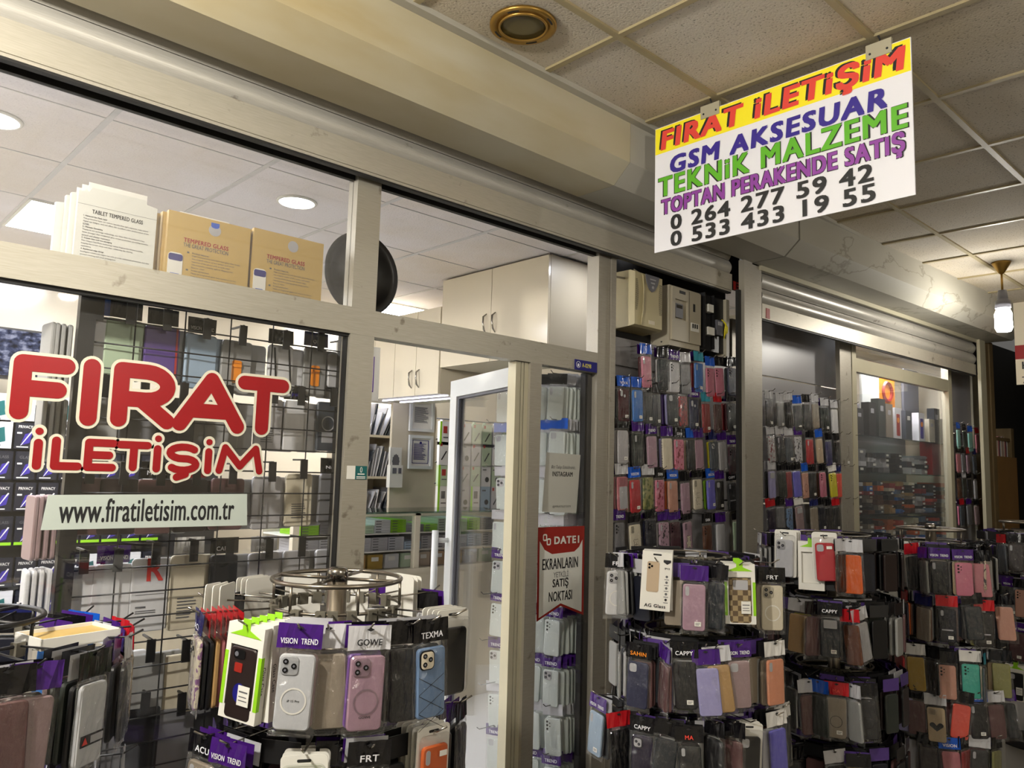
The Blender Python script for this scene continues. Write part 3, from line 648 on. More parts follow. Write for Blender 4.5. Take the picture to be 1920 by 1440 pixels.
# ------------------------------------------------------------------ meter boxes in the niche
YF = 2.41
p0, p1 = at(1191, 508, Y=YF), at(1241, 619, Y=YF); w = p1.x-p0.x; h = p0.z-p1.z
t = thing('inverter_box', 'aged beige inverter box with grey shield panel, leftmost above the display panel', 'electrical box', (p0.x, YF, p1.z))
b = MB(); b.loft([[(-.0, 0, 0), (w, 0, 0), (w, .0, h), (0, 0, h)], [(-.012, .02, -.008), (w+.012, .02, -.008), (w+.012, .02, h+.008), (-.012, .02, h+.008)], [(-.012, .19, -.02), (w+.012, .19, -.02), (w+.012, .19, h+.01), (-.012, .19, h+.01)]]); b.build('body', 'meterbeige', t)
MB().prism([(w*.36, h*1.0), (w*.40, h*.86), (w*.5, h*.72), (w*.6, h*.68), (w*.7, h*.72), (w*.8, h*.84), (w*.86, h*1.0)][::1], -.006, 0).build('shield_panel', 'greyplastic', t)
b = MB().box(w*.5, w*.72, -.008, -.006, h*.91, h*.93).box(w*.54, w*.68, -.008, -.006, h*.84, h*.865).disc(w*.61, h*.77, .008, -.009, -.006, 12); b.build('button', 'cutout', t)
b = MB()
for i in range(26):
    z = h*(.28+.6*i/26); k = .05*sin(pi*i/26); b.box(w*.02, w*(.08+k), -.001, .002, z, z+h*.008).box(w*(.9-k*.6), w*.99, -.001, .002, z, z+h*.008)
b.build('vent', 'ink', t); MB().box(w*.5, w*.72, -.0015, 0, h*.06, h*.13).build('badge', 'creamd', t)
MB().tube([(w*.2, -.004, 0), (w*.27, -.005, h*.3), (w*.29, -.005, h*.7), (w*.26, -.004, h*.95), (w*.24, .05, h*1.1)], .004, 6).build('cable', 'meterbeige', t, True)
p0, p1 = at(1261, 536, Y=YF), at(1314, 648, Y=YF); w = p1.x-p0.x; h = p0.z-p1.z
t = thing('meter_box', 'pale electricity meter box with a window, middle of the three', 'electrical box', (p0.x, YF, p1.z))
MB().box(-.012, w+.006, .012, .2, -.03, h+.008).build('body', 'metergrey', t)
b = MB()
wx0, wx1, wz0, wz1 = w*.1, w*.53, h*.4, h*.78
b.box(0, wx0, 0, .014, 0, h).box(wx1, w, 0, .014, 0, h).box(wx0, wx1, 0, .014, 0, wz0).box(wx0, wx1, 0, .014, wz1, h); b.build('door', 'metergrey', t)
MB().box(wx0, wx1, .0135, .0145, wz0, wz1).build('window', 'lens', t)
MB().box(wx0+.004, wx0+.07, .0, .0135, wz0+.01, wz0+.085).build('meter_display', 'greyplastic', t); MB().box(wx0+.012, wx0+.06, -.002, 0, wz0+.06, wz0+.078).build('display_screen', 'lens', t)
b = MB().box(w*.72, w*.79, -.001, .001, h*.62, h*.77).box(w*.64, w*.92, -.003, 0, h*.24, h*.4, 1)
for i in range(3): b.box(w*(.68+.075*i), w*(.71+.075*i), -.006, -.003, h*.3, h*.38, 0)
b.build('switch_block', ['ink', 'white'], t); MB().box(w*.24, w*.44, -.002, 0, h*.9, h*.955).build('label_plate', 'ink', t); MB().box(w*.575, w*.582, -.0008, 0, h*.02, h*.98).build('door_seam', 'ink', t)
p0, p1 = at(1319, 548, Y=YF), at(1362, 660, Y=YF); w = p1.x-p0.x; h = p0.z-p1.z
t = thing('fuse_box', 'open black fuse box with white breakers, rightmost above the display panel', 'electrical box', (p0.x, YF, p1.z))
MB().box(0, w, .02, .2, -.01, h).box(0, .008, -.01, .02, 0, h).box(w*.46, w*.48, .0, .02, 0, h).build('body', 'black', t)
MB().box(w, w+.03, .0, .2, -.03, h).build('side_cover', 'metergrey', t)
MB().box(w*.14, w*.36, -.012, .02, h*.66, h*.8).build('breaker', 'white', t); MB().box(w*.12, w*.4, -.012, .02, h*.24, h*.38).build('breaker', 'white', t)
MB().box(w*.54, w*.82, -.004, .02, h*.28, h*.56).build('meter', 'greyplastic', t); MB().box(w*.6, w*.78, -.006, -.004, h*.46, h*.53).build('display_screen', 'cutout', t)
b = MB()
for i in range(4): b.tube([(w*.86, .01, h*.6), (w*(.9+.03*i), -.01, h*(.52-.02*i)), (w*(.84+.04*i), -.012, h*.36), (w*(.9), 0, h*(.24+.02*i))], .003, 5)
b.build('wire', 'yellow', t, True)
q = [at(*v, Y=2.47) for v in ((1240, 640), (1262, 662), (1300, 672), (1340, 668), (1372, 676), (1395, 672))]
tag(MB().tube(q, .006, 6).build('cable', 'black', None, True), 'dark cable sagging below the meter boxes', 'cable')
q = [at(*v, Y=2.47) for v in ((1150, 518), (1172, 522), (1190, 524))]
tag(MB().tube(q, .006, 6).build('cable', 'metergrey', None, True), 'short grey cable running into the beige inverter box', 'cable')

# ------------------------------------------------------------------ phone case packs: shared meshes
CW, CH, CD = .077, .158, .011
CT = -.058                                              # top of the case below the hang hole
CZ = CT-CH/2
COLS = {'pink': (206, 118, 142), 'rose pink': (196, 120, 128), 'hot pink': (214, 96, 134), 'maroon': (98, 26, 38), 'burgundy': (92, 30, 52), 'red': (184, 30, 42), 'dull red': (150, 44, 48),
        'blue': (36, 112, 196), 'navy': (38, 46, 98), 'dark navy': (30, 34, 54), 'slate': (84, 92, 104), 'dark slate': (54, 60, 68), 'grey': (128, 128, 132), 'dark grey': (62, 62, 64), 'pale grey': (186, 184, 186), 'silver': (196, 196, 200),
        'black': (26, 25, 28), 'charcoal': (42, 42, 46), 'green-grey': (70, 78, 72), 'teal': (72, 182, 162), 'aqua': (150, 206, 194), 'mauve': (176, 142, 160), 'lilac': (168, 164, 214), 'periwinkle': (110, 106, 206), 'purple': (88, 62, 138), 'dark purple': (52, 40, 72),
        'cream': (222, 212, 188), 'beige': (200, 178, 150), 'sand': (190, 168, 134), 'rose gold': (204, 150, 130), 'salmon': (226, 152, 118), 'brown': (112, 62, 36), 'dark brown': (52, 34, 32), 'taupe': (150, 138, 122), 'tan': (178, 142, 92), 'orange': (214, 98, 40), 'coral': (232, 88, 72),
        'yellow': (216, 204, 40), 'lime': (146, 208, 34), 'white': (226, 226, 228), 'clear white': (206, 208, 212), 'light blue': (164, 186, 208), 'denim blue': (112, 140, 178), 'pale green': (186, 206, 176), 'olive': (138, 136, 80), 'indigo': (50, 44, 112), 'violet': (112, 70, 150), 'gold': (182, 150, 70), 'pinkish grey': (156, 132, 134), 'reddish grey': (120, 84, 84), 'clear grey': (160, 160, 158)}
COLS = {k: tuple(x*(.66 if max(c) < 100 else .8 if max(c) < 130 else .95) for x in c) for k, c in COLS.items()}
HC = {'b': (16, 15, 18), 'p': (66, 28, 114), 'u': (26, 88, 196), 's': (196, 196, 200), 'r': (186, 28, 36), 't': (52, 148, 170), 'w': (222, 220, 216), 'n': (30, 34, 84)}
HN = {'b': 'black', 'p': 'purple', 'u': 'blue', 's': 'silver', 'r': 'red', 't': 'teal', 'w': 'white', 'n': 'dark blue'}
HW, HH = .096, .046
def wavy(b, w, z0, z1, y, m=0, n=7, seed=0, amp=.003):
    r = random.Random(seed); vs = []
    for i in range(n+1):
        x = -w/2+w*i/n; d = amp*r.uniform(-1, 1)
        vs += [(x, y+d, z0), (x, y-d*.6, z1)]
    b.add(vs+[(x, yy+.0012, z) for x, yy, z in vs], [(2*i, 2*i+2, 2*i+3, 2*i+1) for i in range(n)]+[(2*n+2+2*i+1, 2*n+2+2*i+3, 2*n+2+2*i+2, 2*n+2+2*i) for i in range(n)], m)
    return b
HDR = {}
def header(text, ink='signwhite'):
    k = (text, ink)
    if k not in HDR:
        b = MB(); wavy(b, HW, -.046, .006, -.0015, 0, 8, len(text)*7+3)
        b.prism([(-.009, -.002), (0, -.006), (.009, -.002), (0, .002)], -.006, -.0055, 2)
        if text:
            if ' ' in text:
                a, c = text.split(' ', 1); b.text(a, -.022, -.03, .036, .012, -.006, 1, .02).text(c, .022, -.03, .036, .012, -.006, 1, .02)
            else: b.text(text, 0, -.029, min(.06, .014*len(text)), .014, -.006, 1, .03)
        HDR[k] = b.mesh('header_card', ['foil', ink, 'ink'])
    return HDR[k]
CASE = {}
def case_mesh(mat):
    if mat not in CASE:
        b = MB(); shell(b, 0, CZ, CW, CH, .011, -CD/2, CD/2, .0028); CASE[mat] = b.mesh('phone_case', mat, False)
    return CASE[mat]
CAMS = {}
def cam_mesh(style):
    if style not in CAMS:
        b = MB(); y = -CD/2; tx, tz = -CW/2, CT
        def lens(x, z, r=.0058): b.disc(x, z, r, y-.0042, y-.002, 14, 1); b.disc(x, z, r*.45, y-.0046, y-.0042, 10, 3)
        if style in ('sq', 'mag', 'magc'):
            shell(b, tx+.024, tz-.024, .038, .039, .009, y-.0025, y+.001, .001, 0, 4)
            lens(tx+.015, tz-.015); lens(tx+.015, tz-.033); lens(tx+.033, tz-.024)
        if style == 'sq1': b.prism(rrect(tx+.021, tz-.021, .027, .029, .008), y-.0006, y+.001, 2)
        if style == 'ring1': shell(b, tx+.024, tz-.024, .036, .036, .01, y-.002, y+.001, .001, 0, 4); b.prism(rrect(tx+.024, tz-.024, .028, .028, .008), y-.0026, y-.0015, 2); lens(tx+.019, tz-.02, .0045); lens(tx+.029, tz-.028, .0045)
        if style == 'dots':
            for k in range(3): b.disc(tx+.014, tz-.014-.0155*k, .0048, y-.001, y+.001, 12, 1)
            b.disc(tx+.026, tz-.02, .003, y-.001, y+.001, 10, 1); b.disc(tx+.026, tz-.034, .0025, y-.001, y+.001, 10, 1)
        if style == 'oval': b.prism(rrect(tx+.015, tz-.024, .013, .032, .006), y-.0008, y+.001, 2)
        if style == 'oval2': b.prism(rrect(tx+.02, tz-.022, .015, .03, .007), y-.0008, y+.001, 2).disc(tx+.042, tz-.034, .007, y-.0008, y+.001, 14, 2)
        if style == 'slot': b.prism(rrect(tx+.017, tz-.02, .012, .026, .005), y-.0008, y+.001, 2).prism(rrect(0, CZ-.02, .05, .006, .0025), y-.0016, y+.001, 2).prism(rrect(.0, CZ-.045, .054, .05, .006), y-.0008, y+.001, 0)
        if style == 'slide': b.prism(rrect(tx+.045, tz-.022, .058, .036, .004), y-.003, y+.001, 0).prism(rrect(.005, CZ-.02, .058, .105, .006), y-.0008, y+.001, 2)
        if style == 'win': b.prism(rrect(tx+.04, tz-.024, .052, .034, .004), y-.001, y+.001, 2)
        if style in ('mag', 'magc'):
            n = 24; r0, r1 = .0245, .028
            for r_ in (0,):
                for i in range(n):
                    a0, a1 = 2*pi*i/n, 2*pi*(i+1)/n; cz = CZ-.018
                    b.add([(r0*cos(a0), y-.0012, cz+r0*sin(a0)), (r1*cos(a0), y-.0012, cz+r1*sin(a0)), (r1*cos(a1), y-.0012, cz+r1*sin(a1)), (r0*cos(a1), y-.0012, cz+r0*sin(a1))], [(0, 1, 2, 3)], 4 if style == 'mag' else 0)
        if style == 'halo':
            n = 24; cz = CZ-.014
            for i in range(n):
                a0, a1 = 2*pi*i/n, 2*pi*(i+1)/n
                b.add([(q*cos(a), y-.001, cz+q*sin(a)) for q, a in ((.022, a0), (.0235, a0), (.0235, a1), (.022, a1))], [(0, 1, 2, 3)], 1)
        if style == 'bear':
            cz = CZ-.03; b.prism(rrect(tx+.018, tz-.022, .02, .032, .006), y-.0006, y+.001, 1).prism(rrect(tx+.018, tz-.022, .0175, .0295, .005), y-.0009, y+.001, 0)
            for k in range(3): b.disc(tx+.018, tz-.013-.009*k, .003, y-.0012, y, 10, 1)
            def o(x, z, r, m=1): b.disc(x, z, r+.0012, y-.0008, y, 14, 1); b.disc(x, z, r, y-.0011, y, 14, 5)
            o(-.011, cz+.034, .005); o(.011, cz+.034, .005); o(0, cz, .018); o(-.012, cz-.016, .006); o(.012, cz-.016, .006); o(-.018, cz+.004, .005); o(.018, cz+.004, .005); o(0, cz+.024, .0135)
            for x in (-.005, .005): b.disc(x, cz+.027, .0014, y-.0014, y, 8, 1)
            b.disc(0, cz+.021, .002, y-.0014, y, 8, 1)
        if style == 'heart': b.prism([(0, CZ-.03)] + [(.017+.013*cos(a), CZ-.002+.012*sin(a)) for a in (-.4, .3, 1., 1.6, 2.3, 2.9)] + [(0, CZ-.004)] + [(-.017+.013*cos(a), CZ-.002+.012*sin(a)) for a in (.25, .85, 1.5, 2.1, 2.8, 3.5)], y-.001, y+.001, 1).prism(rrect(tx+.022, tz-.02, .03, .026, .005), y-.001, y+.001, 0)
        if style == 'grip': b.prism(rrect(tx+.03, tz-.016, .032, .02, .006), y-.002, y, 1).disc(tx+.022, tz-.016, .0055, y-.003, y, 12, 3).prism(rrect(tx+.03, tz-.045, .022, .02, .002), y-.002, y, 6).disc(0, CZ-.02, .017, y-.0012, y, 20, 7, .021)
        if style == 'x':
            shell(b, tx+.025, tz-.027, .04, .044, .011, y-.0028, y+.001, .001, 1, 4); b.prism(rrect(tx+.025, tz-.027, .034, .038, .009), y-.0034, y-.002, 5)
            lens(tx+.018, tz-.017); lens(tx+.018, tz-.036); lens(tx+.033, tz-.026)
            for i in range(3):
                z = CZ-.005-.04*i
                for sgn in (1, -1): b.add([(-.034, y-.0006, z-.02*sgn), (-.034, y-.0006, z-.0185*sgn), (.034, y-.0006, z+.0215*sgn), (.034, y-.0006, z+.02*sgn)], [(0, 1, 2, 3)], 8)
        CAMS[style] = b.mesh('camera_cutout', ['case', 'lens', 'cutout', 'greyplastic', 'white', 'cream', 'brown', 'plate', 'dark']) if b.v else None
    return CAMS[style]
BAGS = []
for sd in range(4):
    r_ = random.Random(sd); b = MB(); nx = 9; w_ = .096
    vz = [0, .018, .036, .055, .08, .14, .24, .36, .48, .6, .72, .84, .93, .97, 1]; nz = len(vz)-1       # crumpled at both seams
    def sheet(sign):
        vs = []
        for j, v in enumerate(vz):
            for i in range(nx+1):
                u = i/nx; edge = min(u, 1-u)*2; dz = min(v, 1-v)*2; cr = .0042 if v < .08 or v > .93 else .0013
                d = .0085*min(1, edge*2.2)*min(1, dz*3+.15)
                vs.append((-w_/2+w_*u+r_.uniform(-.001, .001), sign*(d+.0006)+r_.uniform(-cr, cr)*(.2 if edge == 0 else 1), -.043-.187*v+r_.uniform(-.002, .002)*(v == 1)))
        return vs
    fs = [(j*(nx+1)+i, j*(nx+1)+i+1, (j+1)*(nx+1)+i+1, (j+1)*(nx+1)+i) for j in range(nz) for i in range(nx)]
    b.add(sheet(-1), [f[::-1] for f in fs]).add(sheet(1), fs); BAGS.append(b.mesh('clear_bag', 'bag', sd % 2 == 0))
STK = MB().box(.002, .024, -.0098, -.0092, CZ-.062, CZ-.047).box(.005, .021, -.0101, -.0098, CZ-.0535, CZ-.0515, 1).box(.005, .017, -.0101, -.0098, CZ-.058, CZ-.056, 1).mesh('price_sticker', ['white', 'grey_ink'])
BKH = MB(); wavy(BKH, HW, -.046, .004, 0, 0, 4, 5, .002); BKH = BKH.mesh('header_card', 'foil')
MATN = {'g': 'glitter', 'b': 'bows', 'f': 'floral', 'd': 'polka', 'n': 'nature', 'k': 'inkprint', 'c': 'check', 's': 'gloss', '': 'case'}
PHR = {'g': 'glitter', 'b': 'red bow print', 'f': 'floral print', 'd': 'dark dotted', 'n': 'leaf print', 'k': 'printed', 'c': 'checked', 's': 'glossy', '': ''}
NPACK = [0]
INK = {'SAHIN': 'orange', 'MA': 'signred', 'GOWE': 'ink'}
def pack(loc, yaw, col, style='', mat='', hdr='b', text='', label=None, group=None, tilt=0, sticker=False, bag=True, scale=1, lean=0):
    """one bagged phone case hanging from a hook: header card, case with its camera cutout, clear bag, price sticker"""
    NPACK[0] += 1
    o = thing('phone_case_pack', label, 'phone case', loc, yaw, group); o.rotation_euler = (lean, tilt, yaw)
    if scale != 1: o.scale = (scale,)*3
    inst('header_card', header(text, INK.get(text, 'signwhite')), o, HC[hdr])
    c = inst('phone_case', case_mesh(MATN[mat]), o, COLS[col])
    cm = cam_mesh(style) if style else None
    if cm: inst('camera_cutout', cm, c, tuple(x*.8 for x in COLS[col]))
    if bag: inst('clear_bag', BAGS[NPACK[0] % 4], o)
    if sticker: inst('price_sticker', STK, o)
    return o
def back(loc, yaw, col, label, group, hdr='b', tilt=0, mat=''):
    """a pack seen edge-on behind another one"""
    NPACK[0] += 1
    o = thing('phone_case_pack', label, 'phone case', loc, yaw, group); o.rotation_euler = (0, tilt, yaw)
    inst('header_card', BKH, o, HC[hdr]); inst('phone_case', case_mesh(MATN[mat]), o, COLS[col])
    return o
ORD = ['first', 'second', 'third', 'fourth', 'fifth', 'sixth', 'seventh', 'eighth', 'ninth', 'tenth', 'eleventh', 'twelfth', 'thirteenth', 'fourteenth', 'fifteenth', 'sixteenth', 'seventeenth', 'eighteenth', 'nineteenth', 'twentieth']
ROWN = ['top', 'second', 'third', 'fourth', 'bottom']
def words(*a): return ' '.join(x for x in a if x)
HK = MB().tube([(0, .1, .0), (0, -.03, 0), (0, -.045, .012)], .0022, 6).mesh('wire_hook', 'chrome', True)
def wall_rows(rows, place, yaw, panel_ob, panel, short, depth, tilt_fn=None):
    """rows of (px, py of the case top, colour, style, material, header, text, sticker, colours behind)"""
    for ri, row in enumerate(rows):
        rn = ROWN[ri] if ri < len(rows)-1 else 'bottom'
        for i, (px, py, col, style, mat, hdr, text, stk, behind) in enumerate(row):
            p = place(px, py); loc = (p.x, p.y, p.z-CT)
            h = inst('hook', HK, panel_ob); h.location = loc; h.rotation_euler = (0, 0, yaw)
            lab = words(col, PHR[mat], 'case,', HN[hdr], 'header,', ORD[i], 'in', rn, 'row', short)
            tl = tilt_fn(ri, i) if tilt_fn else rnd.uniform(-.02, .05)
            pack(loc, yaw+rnd.uniform(-.08, .08), col, style, mat, hdr, text, lab, 'cases ' + panel, tl, stk)
            d = Vector((-sin(yaw), cos(yaw), 0)) if True else None
            for k, bc in enumerate(behind):
                q = Vector(loc)+d*depth*(k+1)
                back(q, yaw+rnd.uniform(-.1, .1), bc, words(bc, 'case tucked behind the', ORD[i], 'case of', rn, 'row', short), f'cases hidden behind others {panel}', rnd.choice('bbpps'), tl+rnd.uniform(-.03, .03))
_ = ()
A = [
 [(1210, 668, 'pink', 'oval', '', 'u', '', 0, ('maroon',)), (1242, 674, 'dark slate', '', 's', 'b', '', 0, ('pale grey',)), (1263, 679, 'silver', 'dots', '', 'p', 'TREND', 0, _), (1283, 683, 'grey', '', '', 's', '', 0, _), (1309, 681, 'blue', 'oval', '', 't', '', 1, ('dull red',)), (1330, 690, 'pink', 'dots', '', 'u', '', 0, _), (1346, 690, 'pink', 'dots', 's', 'b', '', 0, _), (1371, 690, 'navy', 'dots', '', 'b', '', 0, ('dark navy',))],
 [(1168, 729, 'maroon', 'oval2', 's', 'u', 'VIVA', 1, ('charcoal',)), (1194, 731, 'blue', 'oval', '', 'u', '', 1, _), (1213, 735, 'dark grey', '', '', 'b', '', 1, _), (1228, 740, 'dark navy', '', '', 'b', '', 1, ('dark brown',)), (1259, 739, 'dark slate', 'sq1', '', 's', '', 1, ('lilac', 'purple')), (1279, 743, 'dull red', '', 'k', 'b', '', 0, _), (1300, 749, 'navy', 'oval2', '', 'p', 'VISION', 1, _), (1322, 757, 'dull red', '', '', 't', '', 1, _), (1344, 758, 'maroon', '', '', 'r', '', 0, _), (1370, 756, 'charcoal', 'dots', '', 'b', '', 1, ('maroon', 'dull red'))],
 [(1166, 807, 'pale grey', 'oval', '', 'b', '', 1, ('silver',)), (1195, 813, 'green-grey', 'oval', 's', 'p', '', 0, ('black',)), (1220, 818, 'mauve', '', 'g', 'p', 'TREND', 0, ('charcoal',)), (1249, 822, 'cream', '', 'd', 'p', '', 0, ('lilac',)), (1272, 824, 'pink', 'oval', 'b', 'b', 'SXN', 0, _), (1294, 825, 'charcoal', '', 'g', 'u', '', 0, ('beige',)), (1308, 825, 'mauve', '', 'g', 'p', '', 0, _), (1336, 828, 'slate', 'ring1', '', 'n', '', 0, ('yellow',)), (1352, 829, 'pale grey', '', '', 'p', '', 0, _), (1371, 837, 'burgundy', 'dots', 'k', 'p', 'TREND', 0, _)],
 [(1164, 894, 'rose pink', 'slide', '', 's', '', 0, ('rose pink',)), (1188, 900, 'red', 'oval', '', 'u', 'VISION', 1, ('beige',)), (1214, 895, 'olive', '', 'n', 's', '', 0, ('pale grey',)), (1236, 900, 'pink', 'oval', 'b', 'b', 'SXN', 0, _), (1260, 902, 'rose gold', 'oval', '', 'u', 'VISION', 0, ('orange',)), (1283, 906, 'mauve', '', '', 'b', '', 0, _), (1306, 899, 'cream', 'bear', '', 'b', '', 0, ('taupe',)), (1331, 900, 'periwinkle', 'oval', '', 'u', 'VISION', 1, ('lime',)), (1348, 902, 'black', 'sq1', '', 'p', '', 1, _), (1370, 905, 'charcoal', 'slot', '', 'b', 'CAPPY', 0, _)],
 [(1160, 980, 'grey', 'dots', 's', 'p', 'TREND', 1, ('dark purple',)), (1188, 984, 'cream', 'bear', '', 'b', '', 0, _), (1219, 976, 'dark navy', 'sq', '', 'b', '', 1, ('navy',)), (1243, 980, 'mauve', 'oval', 'k', 'p', '', 0, ('white',)), (1263, 979, 'burgundy', 'dots', '', 'p', '', 1, _), (1287, 979, 'mauve', 'bear', '', 'b', '', 0, ('dark navy',)), (1325, 985, 'brown', 'dots', '', 'b', 'SXN', 0, _), (1350, 983, 'silver', '', 'g', 'p', '', 0, ('grey',)), (1381, 978, 'pale green', '', '', 'b', '', 0, _)]]
wall_rows(A, lambda px, py: at(px, py, Y=2.405), 0, bpy.data.objects['wall_panel'], 'under the meter boxes', 'under meter boxes', .019, lambda r, i: rnd.uniform(-.1, -.02))
B = [
 [(1441, 751, 'black', '', '', 's', '', 1, _), (1460, 755, 'grey', '', '', 's', '', 1, _), (1476, 754, 'black', '', 's', 's', '', 0, _), (1493, 760, 'dark slate', '', '', 'u', '', 1, ('slate',)), (1510, 758, 'charcoal', '', '', 'b', '', 0, _), (1527, 757, 'taupe', '', '', 's', '', 0, _), (1545, 764, 'green-grey', '', 's', 's', '', 1, ('black',)), (1563, 768, 'white', '', '', 's', '', 0, _), (1579, 767, 'slate', '', '', 's', '', 1, _), (1598, 773, 'black', '', '', 's', '', 1, _)],
 [(1443, 818, 'pale grey', '', 'b', 's', '', 0, _), (1460, 818, 'dark slate', 'oval', '', 's', '', 0, _), (1477, 820, 'slate', '', '', 's', '', 1, ('black',)), (1495, 819, 'silver', '', 'k', 'p', '', 0, _), (1517, 824, 'red', 'oval', '', 'b', '', 0, _), (1534, 823, 'beige', '', '', 'u', '', 0, _), (1552, 828, 'indigo', '', '', 'b', '', 0, _), (1568, 829, 'black', '', 's', 'b', '', 0, _), (1584, 830, 'green-grey', '', '', 's', '', 1, ('charcoal',)), (1601, 832, 'black', '', '', 's', '', 0, _)],
 [(1446, 884, 'lilac', 'win', '', 's', '', 0, ('black',)), (1464, 885, 'green-grey', '', '', 'b', '', 0, _), (1476, 885, 'dull red', '', '', 'b', '', 0, _), (1491, 884, 'periwinkle', '', '', 'b', '', 0, ('lilac',)), (1508, 887, 'rose gold', 'halo', '', 'u', '', 0, _), (1522, 887, 'charcoal', '', '', 'b', '', 1, _), (1541, 886, 'pink', 'dots', '', 'b', '', 0, ('brown',)), (1559, 887, 'yellow', 'dots', '', 'w', '', 0, _), (1571, 888, 'coral', '', '', 'n', '', 0, _), (1580, 889, 'teal', '', '', 't', '', 0, _), (1591, 890, 'mauve', '', 'b', 's', '', 0, _)],
 [(1443, 954, 'dark purple', '', '', 'r', '', 0, _), (1461, 951, 'grey', '', '', 'b', '', 0, ('grey',)), (1479, 953, 'denim blue', '', 'k', 'p', '', 0, _), (1496, 950, 'pinkish grey', 'win', '', 'w', '', 0, ('dark brown',)), (1525, 952, 'taupe', '', '', 'n', '', 0, _), (1539, 950, 'dark navy', '', '', 'b', '', 1, _), (1550, 952, 'charcoal', '', '', 'b', '', 0, _), (1566, 951, 'dark grey', '', '', 'r', '', 1, _), (1583, 951, 'dark brown', '', '', 'r', '', 0, _), (1597, 951, 'black', '', '', 'r', '', 1, ('navy',))]]
wall_rows(B, lambda px, py: atr(px, py, 2.41), TURN, bpy.data.objects['wall_panel.001'], 'right of the metal column', 'beside metal column', .018, lambda r, i: rnd.uniform(-.14, -.04))
Cc = [
 [(1796, 806, 'aqua', '', '', 'u', '', 0, _), (1807, 809, 'green-grey', '', 'g', 'b', '', 0, _), (1818, 812, 'aqua', '', '', 'u', '', 0, _), (1831, 815, 'rose pink', '', '', 'r', '', 0, _)],
 [(1796, 851, 'rose pink', '', '', 'b', '', 0, _), (1805, 852, 'grey', '', '', 'b', '', 0, _), (1814, 853, 'mauve', '', '', 'r', '', 0, _), (1826, 855, 'slate', '', '', 'n', '', 1, _)],
 [(1797, 898, 'brown', '', '', 'b', '', 0, _), (1807, 898, 'green-grey', '', '', 's', '', 0, _), (1816, 899, 'charcoal', '', 'k', 'b', '', 0, _), (1828, 901, 'pale grey', '', '', 'b', '', 0, _)],
 [(1803, 949, 'slate', '', '', 'r', '', 0, ('pink',)), (1816, 948, 'grey', '', '', 'p', '', 0, _), (1830, 949, 'pinkish grey', '', '', 'b', '', 0, _)]]
wall_rows(Cc, lambda px, py: atr(px, py, 2.42), TURN, bpy.data.objects['wall_panel.002'], 'beside the cream post', 'beside cream post', .02, lambda r, i: rnd.uniform(-.12, -.05))

# ------------------------------------------------------------------ revolving racks in front of the shop
class Rack:
    def __init__(s, label, px, py, d, tiers, tip=.36, ring=.163, top=None, nh=16, hookmat='chrome', ringmat='steel', a0=0):
        p = CAM+ray(px, py)*d; s.x, s.y = p.x, p.y; s.tiers = tiers; s.tip = tip
        s.o = thing('revolving_rack', label, 'display rack', (s.x, s.y, 0), 0, 'revolving racks of phone cases')
        zt = top or tiers[0]-.02
        MB().lathe([(0, zt), (.026, zt), (.026, 0), (0, 0)], 20).build('pole', 'steel', s.o, True)
        MB().lathe([(0, zt+.008), (.02, zt+.008), (.027, zt), (.027, zt-.025), (0, zt-.025)], 20).build('pole_cap', 'chrome', s.o, True)
        MB().lathe([(.22, 0), (.22, .012), (.05, .03), (.0, .03)], 28).build('base', 'black', s.o, True)
        for i, z in enumerate(tiers):
            zu = z-.03 if i or not top else top-.02
            b = MB().ring((0, 0, zu), ring, .005 if i else .006, 44, 8).ring((0, 0, z), ring, .004, 44, 8)
            for k in range(6): a = 2*pi*k/6+.3; b.tube([(ring*cos(a), ring*sin(a), z), (ring*cos(a), ring*sin(a), zu)], .004, 6)
            for k in range(4): a = 2*pi*k/4+.6; b.tube([(.02*cos(a), .02*sin(a), zu), (ring*cos(a), ring*sin(a), zu)], .0045, 8)
            b.build('ring', ringmat, s.o, True)
        s.ring, s.hm = ring, hookmat
    def hook(s, a, tier):
        z = s.tiers[tier]; c_, s_ = cos(a), sin(a); b = MB()
        b.tube([(s.ring*c_, s.ring*s_, z), (s.tip*.96*c_, s.tip*.96*s_, z), (s.tip*1.04*c_, s.tip*1.04*s_, z+.016)], .0024, 6); b.build('hook', s.hm, s.o, True)
        b = MB(); b.T = Matrix.Rotation(a, 4, 'Z'); b.box(s.ring-.008, s.ring+.008, -.012, .012, z-.022, z+.008); b.build('hook_clip', 'clip', s.o)
    def spot(s, px, tier, r):
        best = None; z = s.tiers[tier]-.1
        for k in range(720):
            a = 2*pi*k/720; p = (s.x+r*cos(a), s.y+r*sin(a), z); q = proj(p)
            # the half of the rack that faces the camera
            if (p[0]-s.x)*(s.x-CAM.x)+(p[1]-s.y)*(s.y-CAM.y) > .12*r: continue
            e = abs(q[0]-px)
            if best is None or e < best[0]: best = (e, a)
        return best[1]
    def at(s, a, tier, r, dz=0): return Vector((s.x+r*cos(a), s.y+r*sin(a), s.tiers[tier]+dz))
